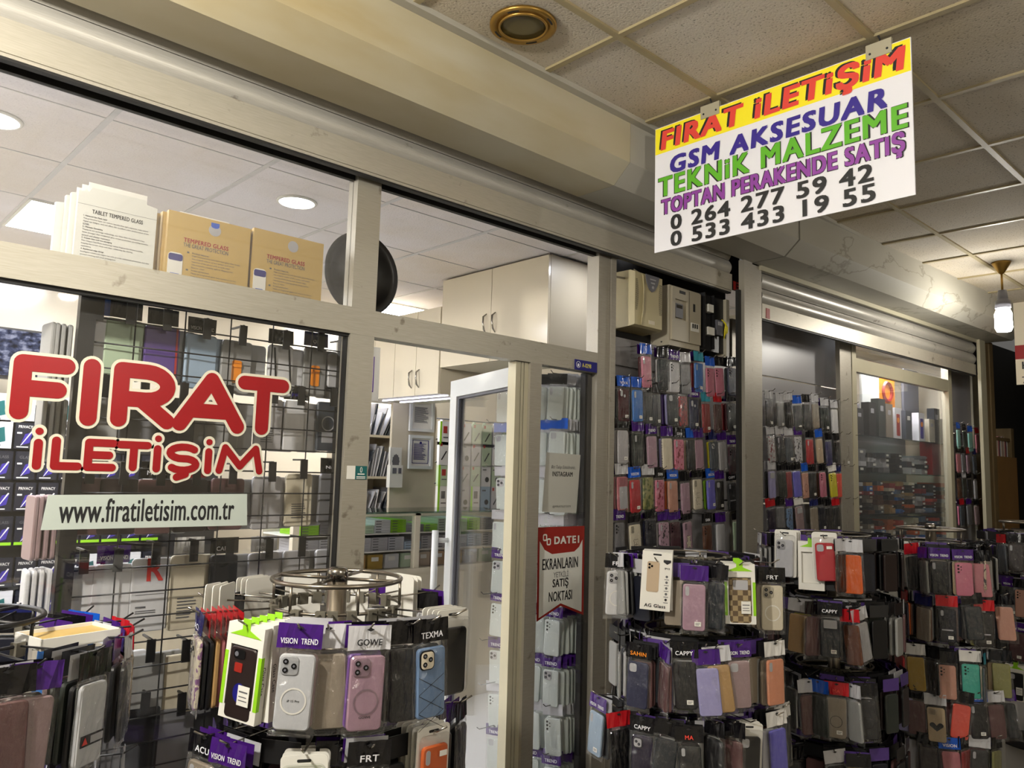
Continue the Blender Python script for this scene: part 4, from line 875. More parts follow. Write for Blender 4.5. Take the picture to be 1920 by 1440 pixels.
def rack_rows(rk, name, rows, kinds, face=.62):
    for tier, row in rows:
        tn = ['top', 'second', 'third', 'fourth', 'fifth'][tier]
        for i, it in enumerate(row):
            px, col, style, mat, hdr, text, stk, behind = it[:8]; opt = dict(it[8]) if len(it) > 8 else {}
            if rk.x > 2:
                opt['dz'] = opt.get('dz', 0)+rnd.uniform(-.022, .012)
                if not style and 'kind' not in opt: opt['yaw'] = opt.get('yaw', 0)+rnd.choice((-1, 1, 0))*rnd.uniform(.5, 1.1); opt.setdefault('tilt', rnd.uniform(-.12, .12))
            r = rk.tip-.015-opt.get('in', 0); a = rk.spot(px, tier, r) if 'a' not in opt else R(opt['a'])
            rk.hook(a, tier); ca = math.atan2(CAM.y-rk.y, CAM.x-rk.x); da = (a-ca+pi) % (2*pi)-pi
            fa = ca+da*(face if abs(da) < 1.9 and 'a' not in opt else 1)+opt.get('yaw', 0)+rnd.uniform(-.05, .05); yaw = fa+pi/2; p = rk.at(a, tier, r, opt.get('dz', 0))
            lab = words(col, PHR[mat], 'case,', HN[hdr], 'header,', ORD[i], 'on', tn, 'tier of', name)
            tilt = opt.get('tilt', rnd.uniform(-.06, .06)); kind = opt.get('kind', 'bag')
            if kind == 'bag':
                po = pack(p, yaw, col, style, mat, hdr, text, lab, 'cases on '+name, tilt, stk)
                if 'band' in opt: MB().box(-.03, .036, -CD/2-.002, -CD/2-.0012, CZ-.04, CZ-.018).box(-.002, .034, -CD/2-.0026, -CD/2-.002, CZ-.036, CZ-.022, 1).prism([(-.026, CZ-.036), (-.01, CZ-.036), (-.018, CZ-.022)], -CD/2-.0026, -CD/2-.002, 2).build('case_label', ['ink', 'cutout', 'signred'], po)
                if 'txt' in opt: MB().text(opt['txt'], 0, CZ-.018-(.0 if opt['txt'][0] == 'i' else .032), .026, .005, -CD/2-.0006, 0, .02).build('case_print', 'ink', po)
            else: kinds[kind](p, yaw, col, style, mat, i, tn, name, tilt, opt)
            sp = opt.get('sp', .021)
            if len(behind) and rk.x > 2: behind = behind+tuple(rnd.choice(behind+('charcoal', 'dark grey', 'clear grey', 'black')) for _q in range(3))
            for k, bc in enumerate(behind):
                q = p-Vector((cos(a), sin(a), 0))*sp*(k+1)+Vector((0, 0, rnd.uniform(-.004, .004))); bl = words(bc, 'case tucked behind the', ORD[i], 'pack,', tn, 'tier of', name); gr = 'cases tucked behind others on '+name
                if NPACK[0] < LIMIT[0]: back(q, yaw+opt.get('fan', 0)*(k+1)+rnd.uniform(-.05, .05), bc, bl, gr, opt.get('bh', rnd.choice('bbpps')), tilt+rnd.uniform(-.03, .03))
                else: rk_back.append((q, yaw+rnd.uniform(-.05, .05), bc))
rk_back = []; LIMIT = [262]
def box_pack(name, cat, w, h, d, front=None):
    def f(p, yaw, col, style, mat, i, tn, rname, tilt, opt):
        lab = opt.get('label') or words(col, cat, 'on the', tn, 'tier of', rname)
        o = thing(name, lab, cat, p, yaw, 'boxed cases on '+rname); o.rotation_euler = (0, tilt, yaw)
        front(o, col, style, mat, w, h, d, opt)
        for k in range(opt.get('n', 0)):
            a = yaw-pi/2; q = Vector(p)-Vector((cos(a), sin(a), 0))*(d+.003)*(k+1)
            o2 = thing(name, words(cat, 'tucked behind the', ORD[i], 'pack,', tn, 'tier of', rname), cat, q, yaw, 'boxed cases behind others on '+rname)
            front(o2, opt.get('bcol', 'white'), None, mat, w, h, d, opt)
        return o
    return f
def lime_box(o, col, style, mat, w, h, d, opt):         # white card box with lime sides and a window showing the case
    zt = .0; b = MB()
    wx, wz0, wz1 = w*.37, -h*.86, -h*.22
    b.box(-w/2, -wx, 0, d, -h, zt).box(wx, w/2, 0, d, -h, zt).box(-wx, wx, 0, d, wz1, zt).box(-wx, wx, 0, d, -h, wz0).box(-wx, wx, d*.75, d, wz0, wz1); b.build('card_box', 'white', o)
    b = MB().prism([(-.045, -.024), (.045, -.024), (.02, -.014), (.011, -.01), (.011, .014), (-.011, .014), (-.011, -.01), (-.02, -.014)], -.001, .0)
    if style is not None: b.box(-w/2-.0006, -w/2+.009, -.0006, d*.4, -h*.86, -h*.3).box(w/2-.009, w/2+.0006, -.0006, d*.4, -h*.86, -h*.3)
    b.build('lime_print', 'lime', o)
    if opt.get('n'): b = MB(); b.T = Matrix.Translation((w/2+.0005, d/2, 0)) @ Matrix.Rotation(pi/2, 4, 'Z') @ Matrix.Rotation(pi/2, 4, 'Y'); b.text('Glass Case', h*.55, 0, .06, d*.45, 0, 0, .02); b.build('side_lettering', 'ink', o)
    if style is None: return
    c = inst('phone_case', case_mesh(MATN[mat]), o, COLS[col]); c.location = (0, .004, wz1-.004-CT); c.scale = (min(1, wx*2/CW*.97),)*3
    cm = cam_mesh(style)
    if cm: inst('camera_cutout', cm, c, tuple(x*.8 for x in COLS[col]))
    MB().box(.002, .034, -.007, -.0055, wz0+.008, wz0+.05).box(.006, .03, -.0074, -.007, wz0+.036, wz0+.039, 1).box(.006, .028, -.0074, -.007, wz0+.026, wz0+.028, 1).box(.006, .03, -.0074, -.007, wz0+.018, wz0+.02, 1).build('price_sticker', ['white', 'grey_ink'], o)
def pouch(o, col, style, mat, w, h, d, opt):             # zip pouch or blister card in pale plastic
    b = MB(); b.prism([(x, z) for x, z in rrect(0, -h/2+.012, w, h, .01)], d*.55, d*.7).build('backing_card', 'white', o)
    if style is None: return
    c = inst('phone_case', case_mesh(MATN[mat]), o, COLS[col]); c.location = (0, .003, -.03-CT); 
    cm = cam_mesh(style)
    if cm: inst('camera_cutout', cm, c, tuple(x*.8 for x in COLS[col]))
    b = MB(); shell(b, 0, -h/2+.004, w*.94, h*.9, .014, -.006, d*.5, .004); b.build('blister_shell', 'blister', o, True)
    MB().prism(rrect(0, .0, .03, .006, .0028), d*.5, d*.55).build('hang_slot', 'ink', o)
    if opt.get('stk'): MB().box(.008, .03, -.0075, -.0066, -.055, -.043).build('price_sticker', 'white', o)
def glass_box(o, col, style, mat, w, h, d, opt):         # printed white box with a picture of the case
    MB().box(-w/2, w/2, 0, d, -h, .004).build('card_box', 'white', o)
    if style is None: return
    k = .62; b = MB(); b.T = Matrix.Translation((-.012, -.001, -.012)) @ Matrix.Diagonal((k, .2, k*1.02, 1)) @ Matrix.Translation((0, 0, -CT*.4))
    b.prism(rrect(0, CZ, CW*.9, CH*1.06, .012), -.002, .002, 0).prism(rrect(-.014, CT-.02, .036, .042, .01), -.006, -.002, 1)
    for x, z in ((-.022, -.012), (-.022, -.03), (-.008, -.021)): b.disc(x, CT+z, .0065, -.012, -.006, 12, 2)
    b.build('printed_case', ['boxcol', 'card', 'lens'], o, color=COLS[col]); 
    b = MB().text('AG Glass', 0, -h+.016, .074, .012, -.0012, 0, .045).prism([(w/2-.03, -.022), (w/2-.004, -.022), (w/2-.004, -.03), (w/2-.017, -.038), (w/2-.03, -.03)][::-1], -.0012, 0).text('IP13', w/2-.016, -.052, .017, .007, -.0012, 0, .02)
    for i in range(5): b.disc(w/2-.016, -.08-.02*i, .0045, -.0012, 0, 10, 1 if i < 4 else 0).box(w/2-.024, w/2-.008, -.0012, 0, -.091-.02*i, -.089-.02*i, 1)
    b.build('print', ['ink', 'grey_ink'], o); MB().prism(rrect(0, -.006, .03, .006, .0028), -.0008, 0).build('hang_slot', 'ink', o)
KINDS = {'lime': box_pack('boxed_phone_case', 'boxed phone case', .105, .205, .022, lime_box), 'pouch': box_pack('blister_phone_case', 'blister phone case', .1, .2, .016, pouch), 'ag': box_pack('boxed_phone_case', 'boxed phone case', .105, .2, .018, glass_box)}
P1 = Rack('revolving rack with steel rings in front of the red lettered window', 632, 1100, 2.05, [1.2, .945, .69], .35, .163, 1.285, 18)
def G(n, *c): return tuple(c[i % len(c)] for i in range(n))
rack_rows(P1, 'window rack', [
 (0, [(335, 'cream', 'mag', 'f', 'n', 'ACI', 0, ('charcoal', 'black', 'tan', 'rose pink', 'rose pink', 'dark purple', 'charcoal'), {'a': 170, 'tilt': .06, 'sp': .0125, 'bh': 'r', 'dz': .0}),
      (458, 'dark brown', 'grip', '', 'w', '', 0, (), {'kind': 'lime', 'n': 4, 'label': 'white and lime boxed brown case with finger grip on the front rack', 'tilt': .08, 'dz': .0, 'yaw': -.22}),
      (560, 'clear white', 'mag', 's', 'p', 'VISION TREND', 0, G(4, 'pinkish grey'), {'tilt': .05, 'dz': .006, 'txt': 'iP 15 Pro'}),
      (612, 'taupe', '', '', 's', '', 0, ('clear grey', 'taupe'), {'in': .03}),
      (690, 'mauve', 'magc', 's', 's', 'GOWE', 0, ('violet', 'violet', 'clear grey'), {'tilt': .03, 'txt': 'GOWE'}),
      (762, 'charcoal', '', '', 'b', '', 0, ('charcoal', 'black'), {'in': .02}),
      (805, 'denim blue', 'x', '', 'b', 'TEXMA', 0, ('slate', 'black'), {'tilt': -.03}),
      (852, 'black', '', 's', 'w', '', 0, (), {'kind': 'pouch', 'n': 3, 'label': 'black case in a tall white blister card at the right side of the front rack', 'yaw': -.2}),
      (420, 'clear white', '', '', 'p', 'VISION TREND', 0, ('silver', 'silver'), {'a': 118}), (470, 'clear white', '', '', 's', '', 0, ('silver',), {'a': 92}), (690, 'silver', '', '', 's', '', 0, (), {'a': 66}), (780, 'silver', '', '', 'p', '', 0, ('clear white', 'silver'), {'a': 35}), (840, 'clear white', '', '', 'p', '', 0, ('silver',), {'a': 5})]+[(600, 'white', None, '', 'w', '', 0, (), {'a': a_, 'kind': 'pouch', 'n': 2, 'dz': .03, 'label': l_+' white blister card rising behind the ring of the front rack'}) for a_, l_ in ((135, 'leftmost'), (106, 'second'), (78, 'third'), (50, 'fourth'), (20, 'rightmost'))]),
 (1, [(345, 'taupe', 'oval', 's', 'b', 'ACU', 0, ('black', 'orange', 'charcoal'), {'a': 185, 'yaw': .3, 'tilt': .1}), (425, 'slate', 'win', '', 'p', 'VISION TREND', 0, ('black', 'charcoal'), {'tilt': .08}),
      (565, 'lime', '', '', 'w', '', 0, (), {'kind': 'pouch', 'n': 4, 'label': 'white blister card with lime hang tab at the bottom of the front rack', 'dz': -.02}), (690, 'black', 'sq', '', 'b', 'FRT', 0, G(3, 'black', 'charcoal'), {'dz': .01}), (630, 'black', '', '', 'b', '', 0, ('black',), {'in': .05}),
      (815, 'orange', 'oval', 's', 'w', '', 0, (), {'kind': 'pouch', 'n': 4, 'stk': 1, 'label': 'orange case in a clear blister on the second tier of the front rack', 'dz': -.0}), (862, 'dark grey', '', 's', 'b', '', 0, ('charcoal', 'black'))])], KINDS, .75)
P0 = Rack('revolving rack cut off by the left edge with an open white box on top', -80, 1150, 1.7, [1.16, .89], .36, .163, 1.225, 18, 'black', 'black')
rack_rows(P0, 'left edge rack', [
 (0, [(5, 'reddish grey', '', '', 'b', '', 0, ('pinkish grey', 'dark grey'), {'in': .0}), (60, 'pinkish grey', '', '', 'p', '', 0, ('reddish grey', 'dark brown')), (150, 'clear white', '', 's', 'b', '', 0, ('charcoal', 'green-grey', 'green-grey', 'pinkish grey'), {'a': 304, 'in': -.01, 'tilt': .03, 'yaw': .1, 'band': 1}),
      (228, 'dark grey', '', '', 's', '', 0, ('charcoal', 'dark grey'), {'a': 330}), (262, 'sand', '', '', 'r', '', 0, ('reddish grey',), {'a': 351}), (285, 'dark brown', '', '', 'r', '', 0, ('charcoal', 'dark grey'), {'a': 5}),
      (250, 'blue', '', '', 'u', '', 0, G(4, 'blue'), {'a': 30}), (200, 'slate', '', '', 'n', '', 0, ('dark navy',), {'a': 60}), (120, 'slate', '', '', 'p', '', 0, ('dark navy',), {'a': 95})]),
 (1, [(60, 'charcoal', '', '', 'b', '', 0, ('dark grey',)), (180, 'dark grey', '', '', 'b', '', 0, ('charcoal',), {'a': 300}), (270, 'charcoal', '', '', 's', '', 0, ('black',), {'a': 340})])], KINDS)
LIMIT[0] = 246
R1 = Rack('revolving rack standing in front of the meter box panel', 1290, 1050, 3.1, [1.25, .97, .715, .46], .36, .163, None, 16)
rack_rows(R1, 'meter panel rack', [
 (0, [(1126, 'clear grey', '', 's', 's', '', 0, ('clear grey',), {'a': 165}), (1158, 'white', 'mag', 's', 'b', 'FRT', 0, G(5, 'clear grey', 'silver'), {'sp': .018, 'yaw': .85}),
      (1232, 'beige', 'sq', '', 'w', '', 0, (), {'kind': 'ag', 'n': 4, 'label': 'white boxed beige case with large picture on the rack before the meter panel', 'dz': .03, 'yaw': .2}),
      (1302, 'mauve', 'oval', 's', 'p', '', 1, ('black', 'charcoal', 'black'), {'sp': .018}), (1342, 'dark slate', '', 's', 'b', '', 0, ('slate', 'navy')),
      (1387, 'brown', 'win', 'c', 'w', '', 0, (), {'kind': 'lime', 'n': 3, 'label': 'white and lime boxed brown check case on the rack before the meter panel', 'dz': .015, 'yaw': -.2}),
      (1447, 'cream', 'mag', 's', 'b', 'FRT', 0, ('taupe', 'taupe', 'clear grey'), {'tilt': .0, 'yaw': -.45})]),
 (1, [(1135, 'clear grey', '', 's', 'b', '', 0, ('silver', 'navy', 'dark slate', 'maroon', 'burgundy', 'reddish grey'), {'a': 170, 'sp': .024}), (1198, 'navy', 'sq1', '', 'b', 'SAHIN', 0, ('reddish grey', 'reddish grey', 'dark brown')), (1248, 'reddish grey', '', 's', 'p', '', 0, ('reddish grey', 'lilac')),
      (1282, 'charcoal', 'halo', 's', 'b', 'CAPPY', 1, ('silver', 'red', 'brown'), {'tilt': -.05}), (1322, 'lilac', '', 's', 'p', '', 0, ('navy', 'indigo', 'lilac'), {'tilt': -.1}), (1342, 'tan', '', '', 's', '', 0, ('gold',), {'tilt': -.14}),
      (1383, 'pinkish grey', 'sq1', 'd', 'p', 'VISION TREND', 0, ('reddish grey', 'pinkish grey')), (1452, 'salmon', 'oval', 'g', 'w', '', 0, ('taupe', 'clear grey', 'slate'), {'tilt': -.03})]),
 (2, [(1122, 'light blue', 'oval', '', 'p', 'VISION TREND', 1, ('black', 'charcoal', 'black', 'dark navy'), {'tilt': .1}), (1158, 'black', '', 's', 'r', '', 0, ('charcoal', 'black')), (1205, 'dark purple', 'ring1', 's', 'b', 'CAPPY', 1, ('charcoal', 'dark slate')), (1255, 'dark slate', '', 's', 'b', '', 0, ('clear grey', 'navy')),
      (1292, 'dark grey', 'slot', 's', 'b', 'MA', 0, ('dark brown', 'reddish grey'), {'tilt': -.04}), (1340, 'charcoal', '', '', 'b', '', 0, ('black', 'silver')), (1372, 'reddish grey', '', 's', 'b', '', 0, ('reddish grey', 'taupe')),
      (1408, 'black', 'sq1', '', 'r', '', 0, (), {'kind': 'pouch', 'n': 2, 'label': 'black case in a white card with red header, meter panel rack'}), (1455, 'periwinkle', '', 's', 'w', '', 0, ('silver', 'brown', 'taupe'), {'tilt': -.08}), (1478, 'dark slate', 'oval', '', 'w', '', 0, ('slate',), {'tilt': -.1})]),
 (3, [(1150, 'charcoal', '', '', 'b', '', 0, ('lilac',)), (1215, 'black', '', '', 'b', '', 0, ('black',)), (1300, 'dark grey', '', '', 'b', '', 0, ('black',)), (1400, 'charcoal', '', '', 'b', '', 0, ('black',))])], KINDS)
LIMIT[0] = 0
R2 = Rack('revolving rack between the meter panel rack and the far racks', 1560, 1000, 3.65, [1.31, 1.04, .735, .45], .36, .163, None, 16)
rack_rows(R2, 'middle rack', [
 (0, [(1425, 'clear grey', '', 's', 's', '', 0, ('clear grey', 'clear grey')), (1472, 'silver', 'sq', 's', 's', '', 0, (), {'kind': 'pouch', 'n': 2, 'label': 'silvery case in a frosted zip pouch on the middle rack', 'dz': .01}), (1520, 'white', None, '', 'w', '', 0, (), {'kind': 'lime', 'n': 2, 'label': 'white box edged in lime behind the red case on the middle rack', 'in': .03}),
      (1545, 'red', 'sq1', '', 'w', '', 0, (), {'kind': 'pouch', 'n': 2, 'stk': 1, 'label': 'bright red case in a white blister on the middle rack', 'dz': .015}), (1580, 'dark brown', '', 's', 's', '', 0, ('brown', 'dark brown')), (1596, 'orange', '', 's', 's', '', 0, ('charcoal', 'black'), {'tilt': -.04})]),
 (1, [(1500, 'tan', '', '', 's', '', 0, ('yellow', 'taupe')), (1528, 'reddish grey', '', '', 'b', '', 0, G(4, 'reddish grey', 'taupe')), (1556, 'dark slate', 'win', 's', 'b', 'CAPPY', 1, ('silver', 'silver')), (1592, 'brown', '', 's', 'r', '', 0, ('charcoal', 'tan'), {'tilt': -.12}), (1610, 'silver', '', 's', 's', '', 0, ('navy', 'black'), {'tilt': -.2})]),
 (2, [(1480, 'black', '', '', 'b', '', 0, ('white', 'navy')), (1515, 'reddish grey', '', 's', 's', '', 0, ('pinkish grey',)), (1535, 'green-grey', '', '', 'u', '', 0, G(4, 'green-grey', 'taupe')), (1569, 'taupe', 'halo', '', 'r', 'MA', 1, ('clear grey',)), (1598, 'clear grey', '', 's', 's', '', 0, ('silver', 'clear grey'), {'tilt': -.1}), (1622, 'charcoal', 'halo', '', 'b', '', 0, ('white',))]),
 (3, [(1490, 'dark grey', '', '', 'b', '', 0, ('black',)), (1565, 'black', '', '', 's', '', 0, ('silver', 'black')), (1610, 'sand', '', 's', 'b', '', 0, ('gold',))])], KINDS)
R3 = Rack('revolving rack below the far shop window with wide steel rings', 1745, 1000, 4.2, [1.25, 1.015, .765, .56, .36], .36, .163, 1.335, 16)
rack_rows(R3, 'far window rack', [
 (0, [(1612, 'clear grey', '', 's', 'b', '', 0, G(4, 'clear grey')), (1632, 'clear grey', '', 's', 'b', '', 0, G(4, 'silver')), (1656, 'cream', 'sq', 's', 'b', 'FRT', 0, ('clear grey', 'purple')), (1684, 'silver', None, '', 'w', '', 0, (), {'kind': 'pouch', 'n': 2, 'label': 'pale blister card left of the grey case below the far window'}), (1708, 'dark grey', '', 's', 'r', '', 0, ('silver', 'dark navy', 'silver')), (1730, 'clear grey', '', 's', 'p', '', 0, ('charcoal',)), (1761, 'charcoal', 'oval', 's', 'p', 'VISION TREND', 0, ('taupe', 'black')), (1805, 'pink', 'dots', '', 'p', 'VISION TREND', 0, ('sand', 'dark navy'), {'tilt': -.03}), (1835, 'rose pink', '', '', 'b', '', 0, ('dull red', 'pink')), (1852, 'beige', '', 'k', 'b', '', 0, ('beige', 'charcoal'))]),
 (1, [(1612, 'reddish grey', '', '', 'b', '', 0, G(4, 'reddish grey', 'taupe')), (1637, 'taupe', '', '', 'b', '', 0, ('sand', 'taupe')), (1661, 'black', 'oval2', '', 's', '', 0, (), {'kind': 'pouch', 'n': 1, 'label': 'black case in a clear zip pouch on the second tier below the far window'}), (1697, 'dark purple', '', 's', 'r', '', 0, ('orange', 'brown')), (1733, 'taupe', '', 's', 'n', '', 0, ('brown', 'clear grey')), (1776, 'dark navy', 'slot', 's', 'r', '', 1, ('black', 'black')), (1822, 'dark slate', '', 's', 'b', '', 0, ('charcoal', 'slate')), (1846, 'black', 'slot', '', 'r', '', 1, ('green-grey', 'olive')), (1880, 'rose gold', '', 'g', 'b', '', 0, ('dark navy', 'navy'), {'tilt': -.08})]),
 (2, [(1615, 'green-grey', '', '', 'b', '', 0, G(4, 'charcoal', 'green-grey')), (1652, 'dark brown', 'sq1', 's', 'p', 'VISION TREND', 1, ('reddish grey', 'taupe')), (1688, 'red', '', '', 'b', '', 0, ('sand', 'dull red', 'taupe')), (1715, 'gold', '', 's', 'w', '', 0, ('brown', 'lilac')), (1745, 'black', '', 's', 'b', '', 0, G(3, 'black')), (1775, 'rose gold', 'dots', 's', 'b', '', 0, ('charcoal',)), (1819, 'teal', 'dots', '', 'w', '', 0, ('charcoal', 'green-grey')), (1846, 'slate', '', '', 't', '', 0, ('cream', 'sand')), (1876, 'olive', '', 's', 'b', '', 0, ('sand', 'dark brown'))]),
 (3, [(1635, 'dark brown', '', '', 'b', '', 0, G(3, 'dark brown', 'charcoal')), (1665, 'orange', '', '', 'b', '', 0, ('cream', 'violet')), (1695, 'lilac', 'oval', '', 'r', 'MA', 0, ('silver', 'dark brown')), (1717, 'reddish grey', '', '', 'b', '', 0, ('clear grey', 'taupe')), (1754, 'sand', 'heart', 's', 's', '', 0, ('charcoal', 'black')), (1808, 'coral', '', '', 'b', '', 0, ('reddish grey', 'black')), (1832, 'charcoal', 'oval', '', 'u', 'VISION', 1, ('lilac',)), (1865, 'reddish grey', '', '', 's', '', 0, ('taupe', 'clear grey'), {'tilt': -.08}), (1884, 'dark grey', '', 's', 'p', '', 0, ('maroon', 'dark grey'), {'tilt': -.12})]),
 (4, [(1740, 'dark brown', '', '', 'b', '', 0, ('navy', 'dark brown')), (1780, 'rose pink', '', '', 'u', 'VISION', 0, ('reddish grey',)), (1812, 'dull red', '', '', 'b', '', 0, ('dark brown', 'tan')), (1838, 'dark grey', 'oval', '', 's', '', 0, ('reddish grey', 'charcoal')), (1870, 'olive', '', '', 'b', '', 0, ('charcoal',))])], KINDS)
R4 = Rack('revolving rack at the right edge of the row with dark cases', 1932, 1000, 4.95, [1.27, 1.02, .77, .53], .36, .163, 1.35, 16)
rack_rows(R4, 'right edge rack', [
 (0, [(1878, 'slate', '', 's', 'r', '', 0, ('charcoal',), {'tilt': -.05}), (1906, 'dark brown', 'oval', '', 'b', '', 0, ('black', 'dull red'))]),
 (1, [(1897, 'dark navy', 'dots', '', 'p', 'VISION TREND', 1, ('charcoal',)), (1918, 'rose gold', 'dots', '', 'b', '', 0, _)]),
 (2, [(1908, 'maroon', 'oval', '', 'p', 'VISION TREND', 1, ('dark brown',)), (1885, 'charcoal', '', '', 'b', '', 0, ('black',))]),
 (3, [(1905, 'black', 'sq1', '', 'r', '', 0, (), {'kind': 'lime', 'n': 1, 'label': 'dark case in a white and lime box at the right edge'}), (1888, 'dark slate', '', '', 'b', '', 0, ('taupe',))])], KINDS)
# the packs hanging edge-on deeper on the racks
for rk, t0, pal in ((R1, 0, 0), (R2, 0, 0), (R3, 0, 0), (R4, 0, 0), (P1, 1, 0), (P0, 1, 0)):
    for tier in range(t0, len(rk.tiers)):
        for k in range(14):
            a = 2*pi*k/14+tier*.2; yaw = a+pi/2+rnd.uniform(-.15, .15); base = rnd.choice(('charcoal', 'dark grey', 'black', 'reddish grey', 'dark brown', 'taupe', 'clear grey', 'dark navy'))
            for j in range(5): rk_back.append((rk.at(a, tier, rk.tip-.07-.024*j, rnd.uniform(-.012, .004)), yaw+rnd.uniform(-.08, .08), base if rnd.random() < .6 else rnd.choice(('black', 'silver', 'dark slate', 'dark brown', 'reddish grey', 'green-grey'))))
b = MB(); cn = {}
for q, yaw, col in rk_back:
    b.T = Matrix.Translation(q) @ Matrix.Rotation(yaw, 4, 'Z'); m = cn.setdefault(col, len(cn))
    shell(b, 0, CZ, CW, CH, .011, -CD/2, CD/2, .0028, m, 3); b.box(-HW/2, HW/2, -.001, .001, -.046, .004, cn.setdefault(rnd.choice(('black', 'black', 'purple', 'charcoal', 'dark grey', 'silver')), len(cn)))
o = b.build('phone_case_packs', [simple('pack_'+c.replace(' ', '_'), COLS[c], .4) for c in cn]); tag(o, 'the many further case packs hanging edge-on behind the front ones on the far racks', 'phone cases', kind='stuff')
print('PACKS', NPACK[0], len(rk_back))

# ------------------------------------------------------------------ wire mesh and packs in the lettered window
MY = 2.56
gr = thing('wire_mesh_stand', 'black wire mesh display stand behind the lettered window', 'display stand')
b = MB(); gx0, gx1, gz0, gz1 = at(128, 800, Y=MY).x, 1.54, .6, 2.05
for k in range(8):
    x = .64+.151*k
    if x < gx1: b.tube([(x, MY, gz0), (x, MY, gz1)], .0025, 6)
for k in range(20):
    z = 2.052-.0745*k
    if z > gz0: b.tube([(gx0, MY-.004, z), (gx1, MY-.004, z)], .0025, 6)
b.build('wire_grid', 'black', gr, True)
MB().box(gx0-.0, gx0+.045, MY-.015, MY+.015, 0, gz1).build('upright', 'black', gr); MB().box(gx1-.03, gx1, MY-.015, MY+.015, 0, gz1).build('upright', 'black', gr)
MB().box(gx0, gx1, MY, MY+.25, 0, .04).build('foot', 'black', gr)
def wcard(o, w, h, col, rnd_=.012, d=.014):
    b = MB(); shell(b, 0, -.05-h/2, w, h, rnd_, -d/2, d/2, .003); b.build('case_back', 'case', o, color=COLS[col])
WIN = [  # px, py of the top, width, height, colour, header text or None, header colour, extra, label
 [(177, 592, .085, .17, 'white', 'ON', 'u', '', 'white backed case with blue header at the top left of the mesh'), (236, 600, .1, .17, 'pale green', '', 'b', '', 'pale green backed case in the top row of the mesh'), (305, 612, .095, .17, 'purple', '', 'b', 'redside', 'purple folder case with red edge in the top row of the mesh'), (378, 628, .095, .17, 'light blue', 'VISION TREND', 'b', '', 'light blue backed case with dark header in the top row of the mesh'), (446, 640, .095, .17, 'clear grey', None, 's', 'clip', 'clear case with orange clip left of centre in the top row of the mesh'), (526, 648, .085, .17, 'white', 'MA', 'b', 'strip', 'white backed case with two black straps in the top row of the mesh'), (592, 652, .08, .17, 'clear grey', 'ON', 'n', 'clip', 'clear case with orange clip near the mullion in the top row of the mesh'), (632, 664, .07, .12, 'white', None, 's', '', 'plain white backed case beside the mullion in the top row of the mesh')],
 [(190, 735, .1, .17, 'clear grey', None, 's', '', 'grey case behind the letter I in the second row of the mesh'), (262, 742, .1, .17, 'grey', None, 's', '', 'grey case behind the letter R in the second row of the mesh'), (336, 748, .1, .17, 'dark grey', None, 's', '', 'dark case between the letters R and A in the second row of the mesh'), (420, 752, .1, .17, 'clear grey', None, 's', '', 'grey case behind the letter A in the second row of the mesh'), (505, 748, .09, .17, 'pale grey', None, 's', 'lines', 'pale card with fine print right of the letter T in the second row'), (556, 752, .08, .17, 'white', 'FRT', 'b', '', 'white backed case with blue lettered header in the second row of the mesh'), (614, 754, .08, .17, 'slate', None, 'b', 'ring', 'slate case with pale ring beside the mullion in the second row')],
 [(160, 895, .1, .16, 'reddish grey', None, 'b', '', 'dark reddish case at the left end of the third row behind the web strip'), (225, 897, .1, .16, 'dark brown', None, 'b', '', 'dark brown case in the third row behind the web strip'), (292, 899, .1, .16, 'reddish grey', 'Mofok', 'b', '', 'reddish case with black header in the third row behind the web strip'), (358, 898, .1, .16, 'dark brown', 'ON', 'r', '', 'dark brown case with red header in the third row behind the web strip'), (428, 897, .1, .16, 'reddish grey', None, 'b', '', 'reddish case at the right end of the web strip in the third row'), (500, 893, .095, .17, 'pale grey', None, 's', '', 'pale rounded clear case right of the web strip in the third row'), (560, 888, .09, .175, 'cream', None, 's', 'lines', 'cream card with fine print in the third row of the mesh'), (622, 888, .085, .17, 'grey', 'Navy', 'b', '', 'grey case with black header beside the mullion in the third row')],
 [(150, 1062, .095, .18, 'white', None, 's', '', 'white backed case at the left end of the fourth row of the mesh'), (212, 1058, .1, .18, 'white', 'VISION TREND', 'p', '', 'white backed case with purple header in the fourth row of the mesh'), (284, 1046, .1, .21, 'white', None, 's', 'logo', 'white box back with large orange letter in the fourth row of the mesh'), (354, 1040, .1, .22, 'cream', 'euo', 'w', 'lines', 'cream box back with line drawing in the fourth row of the mesh'), (420, 1040, .085, .18, 'black', 'CAPPY', 'b', '', 'black case with black header in the fourth row of the mesh'), (494, 1036, .1, .18, 'pale grey', 'mofok', 's', '', 'pale rounded case with plastic header in the fourth row of the mesh'), (556, 1032, .09, .18, 'pale grey', None, 's', '', 'pale rounded case second from the mullion in the fourth row'), (612, 1030, .08, .18, 'silver', None, 's', '', 'silvery case beside the mullion in the fourth row of the mesh')]]
WIN.append([(px_, 1226, .1, .17, c_, None, 's', '', c_+' case back, '+ORD[i_]+' in the lowest row of the mesh near the rack tops') for i_, (px_, c_) in enumerate(((140, 'pale grey'), (205, 'white'), (275, 'clear grey'), (340, 'cream'), (405, 'grey'), (468, 'white'), (530, 'clear grey'), (592, 'pale grey')))])
WIN.append([(px_, 1325, .105, .2, c_, None, 's', '', c_+' case back, '+ORD[i_]+' in the hidden row under the lowest row of the mesh') for i_, (px_, c_) in enumerate(((130, 'dark grey'), (195, 'grey'), (265, 'charcoal'), (330, 'grey'), (395, 'dark grey'), (458, 'slate'), (520, 'grey'), (582, 'dark grey')))])
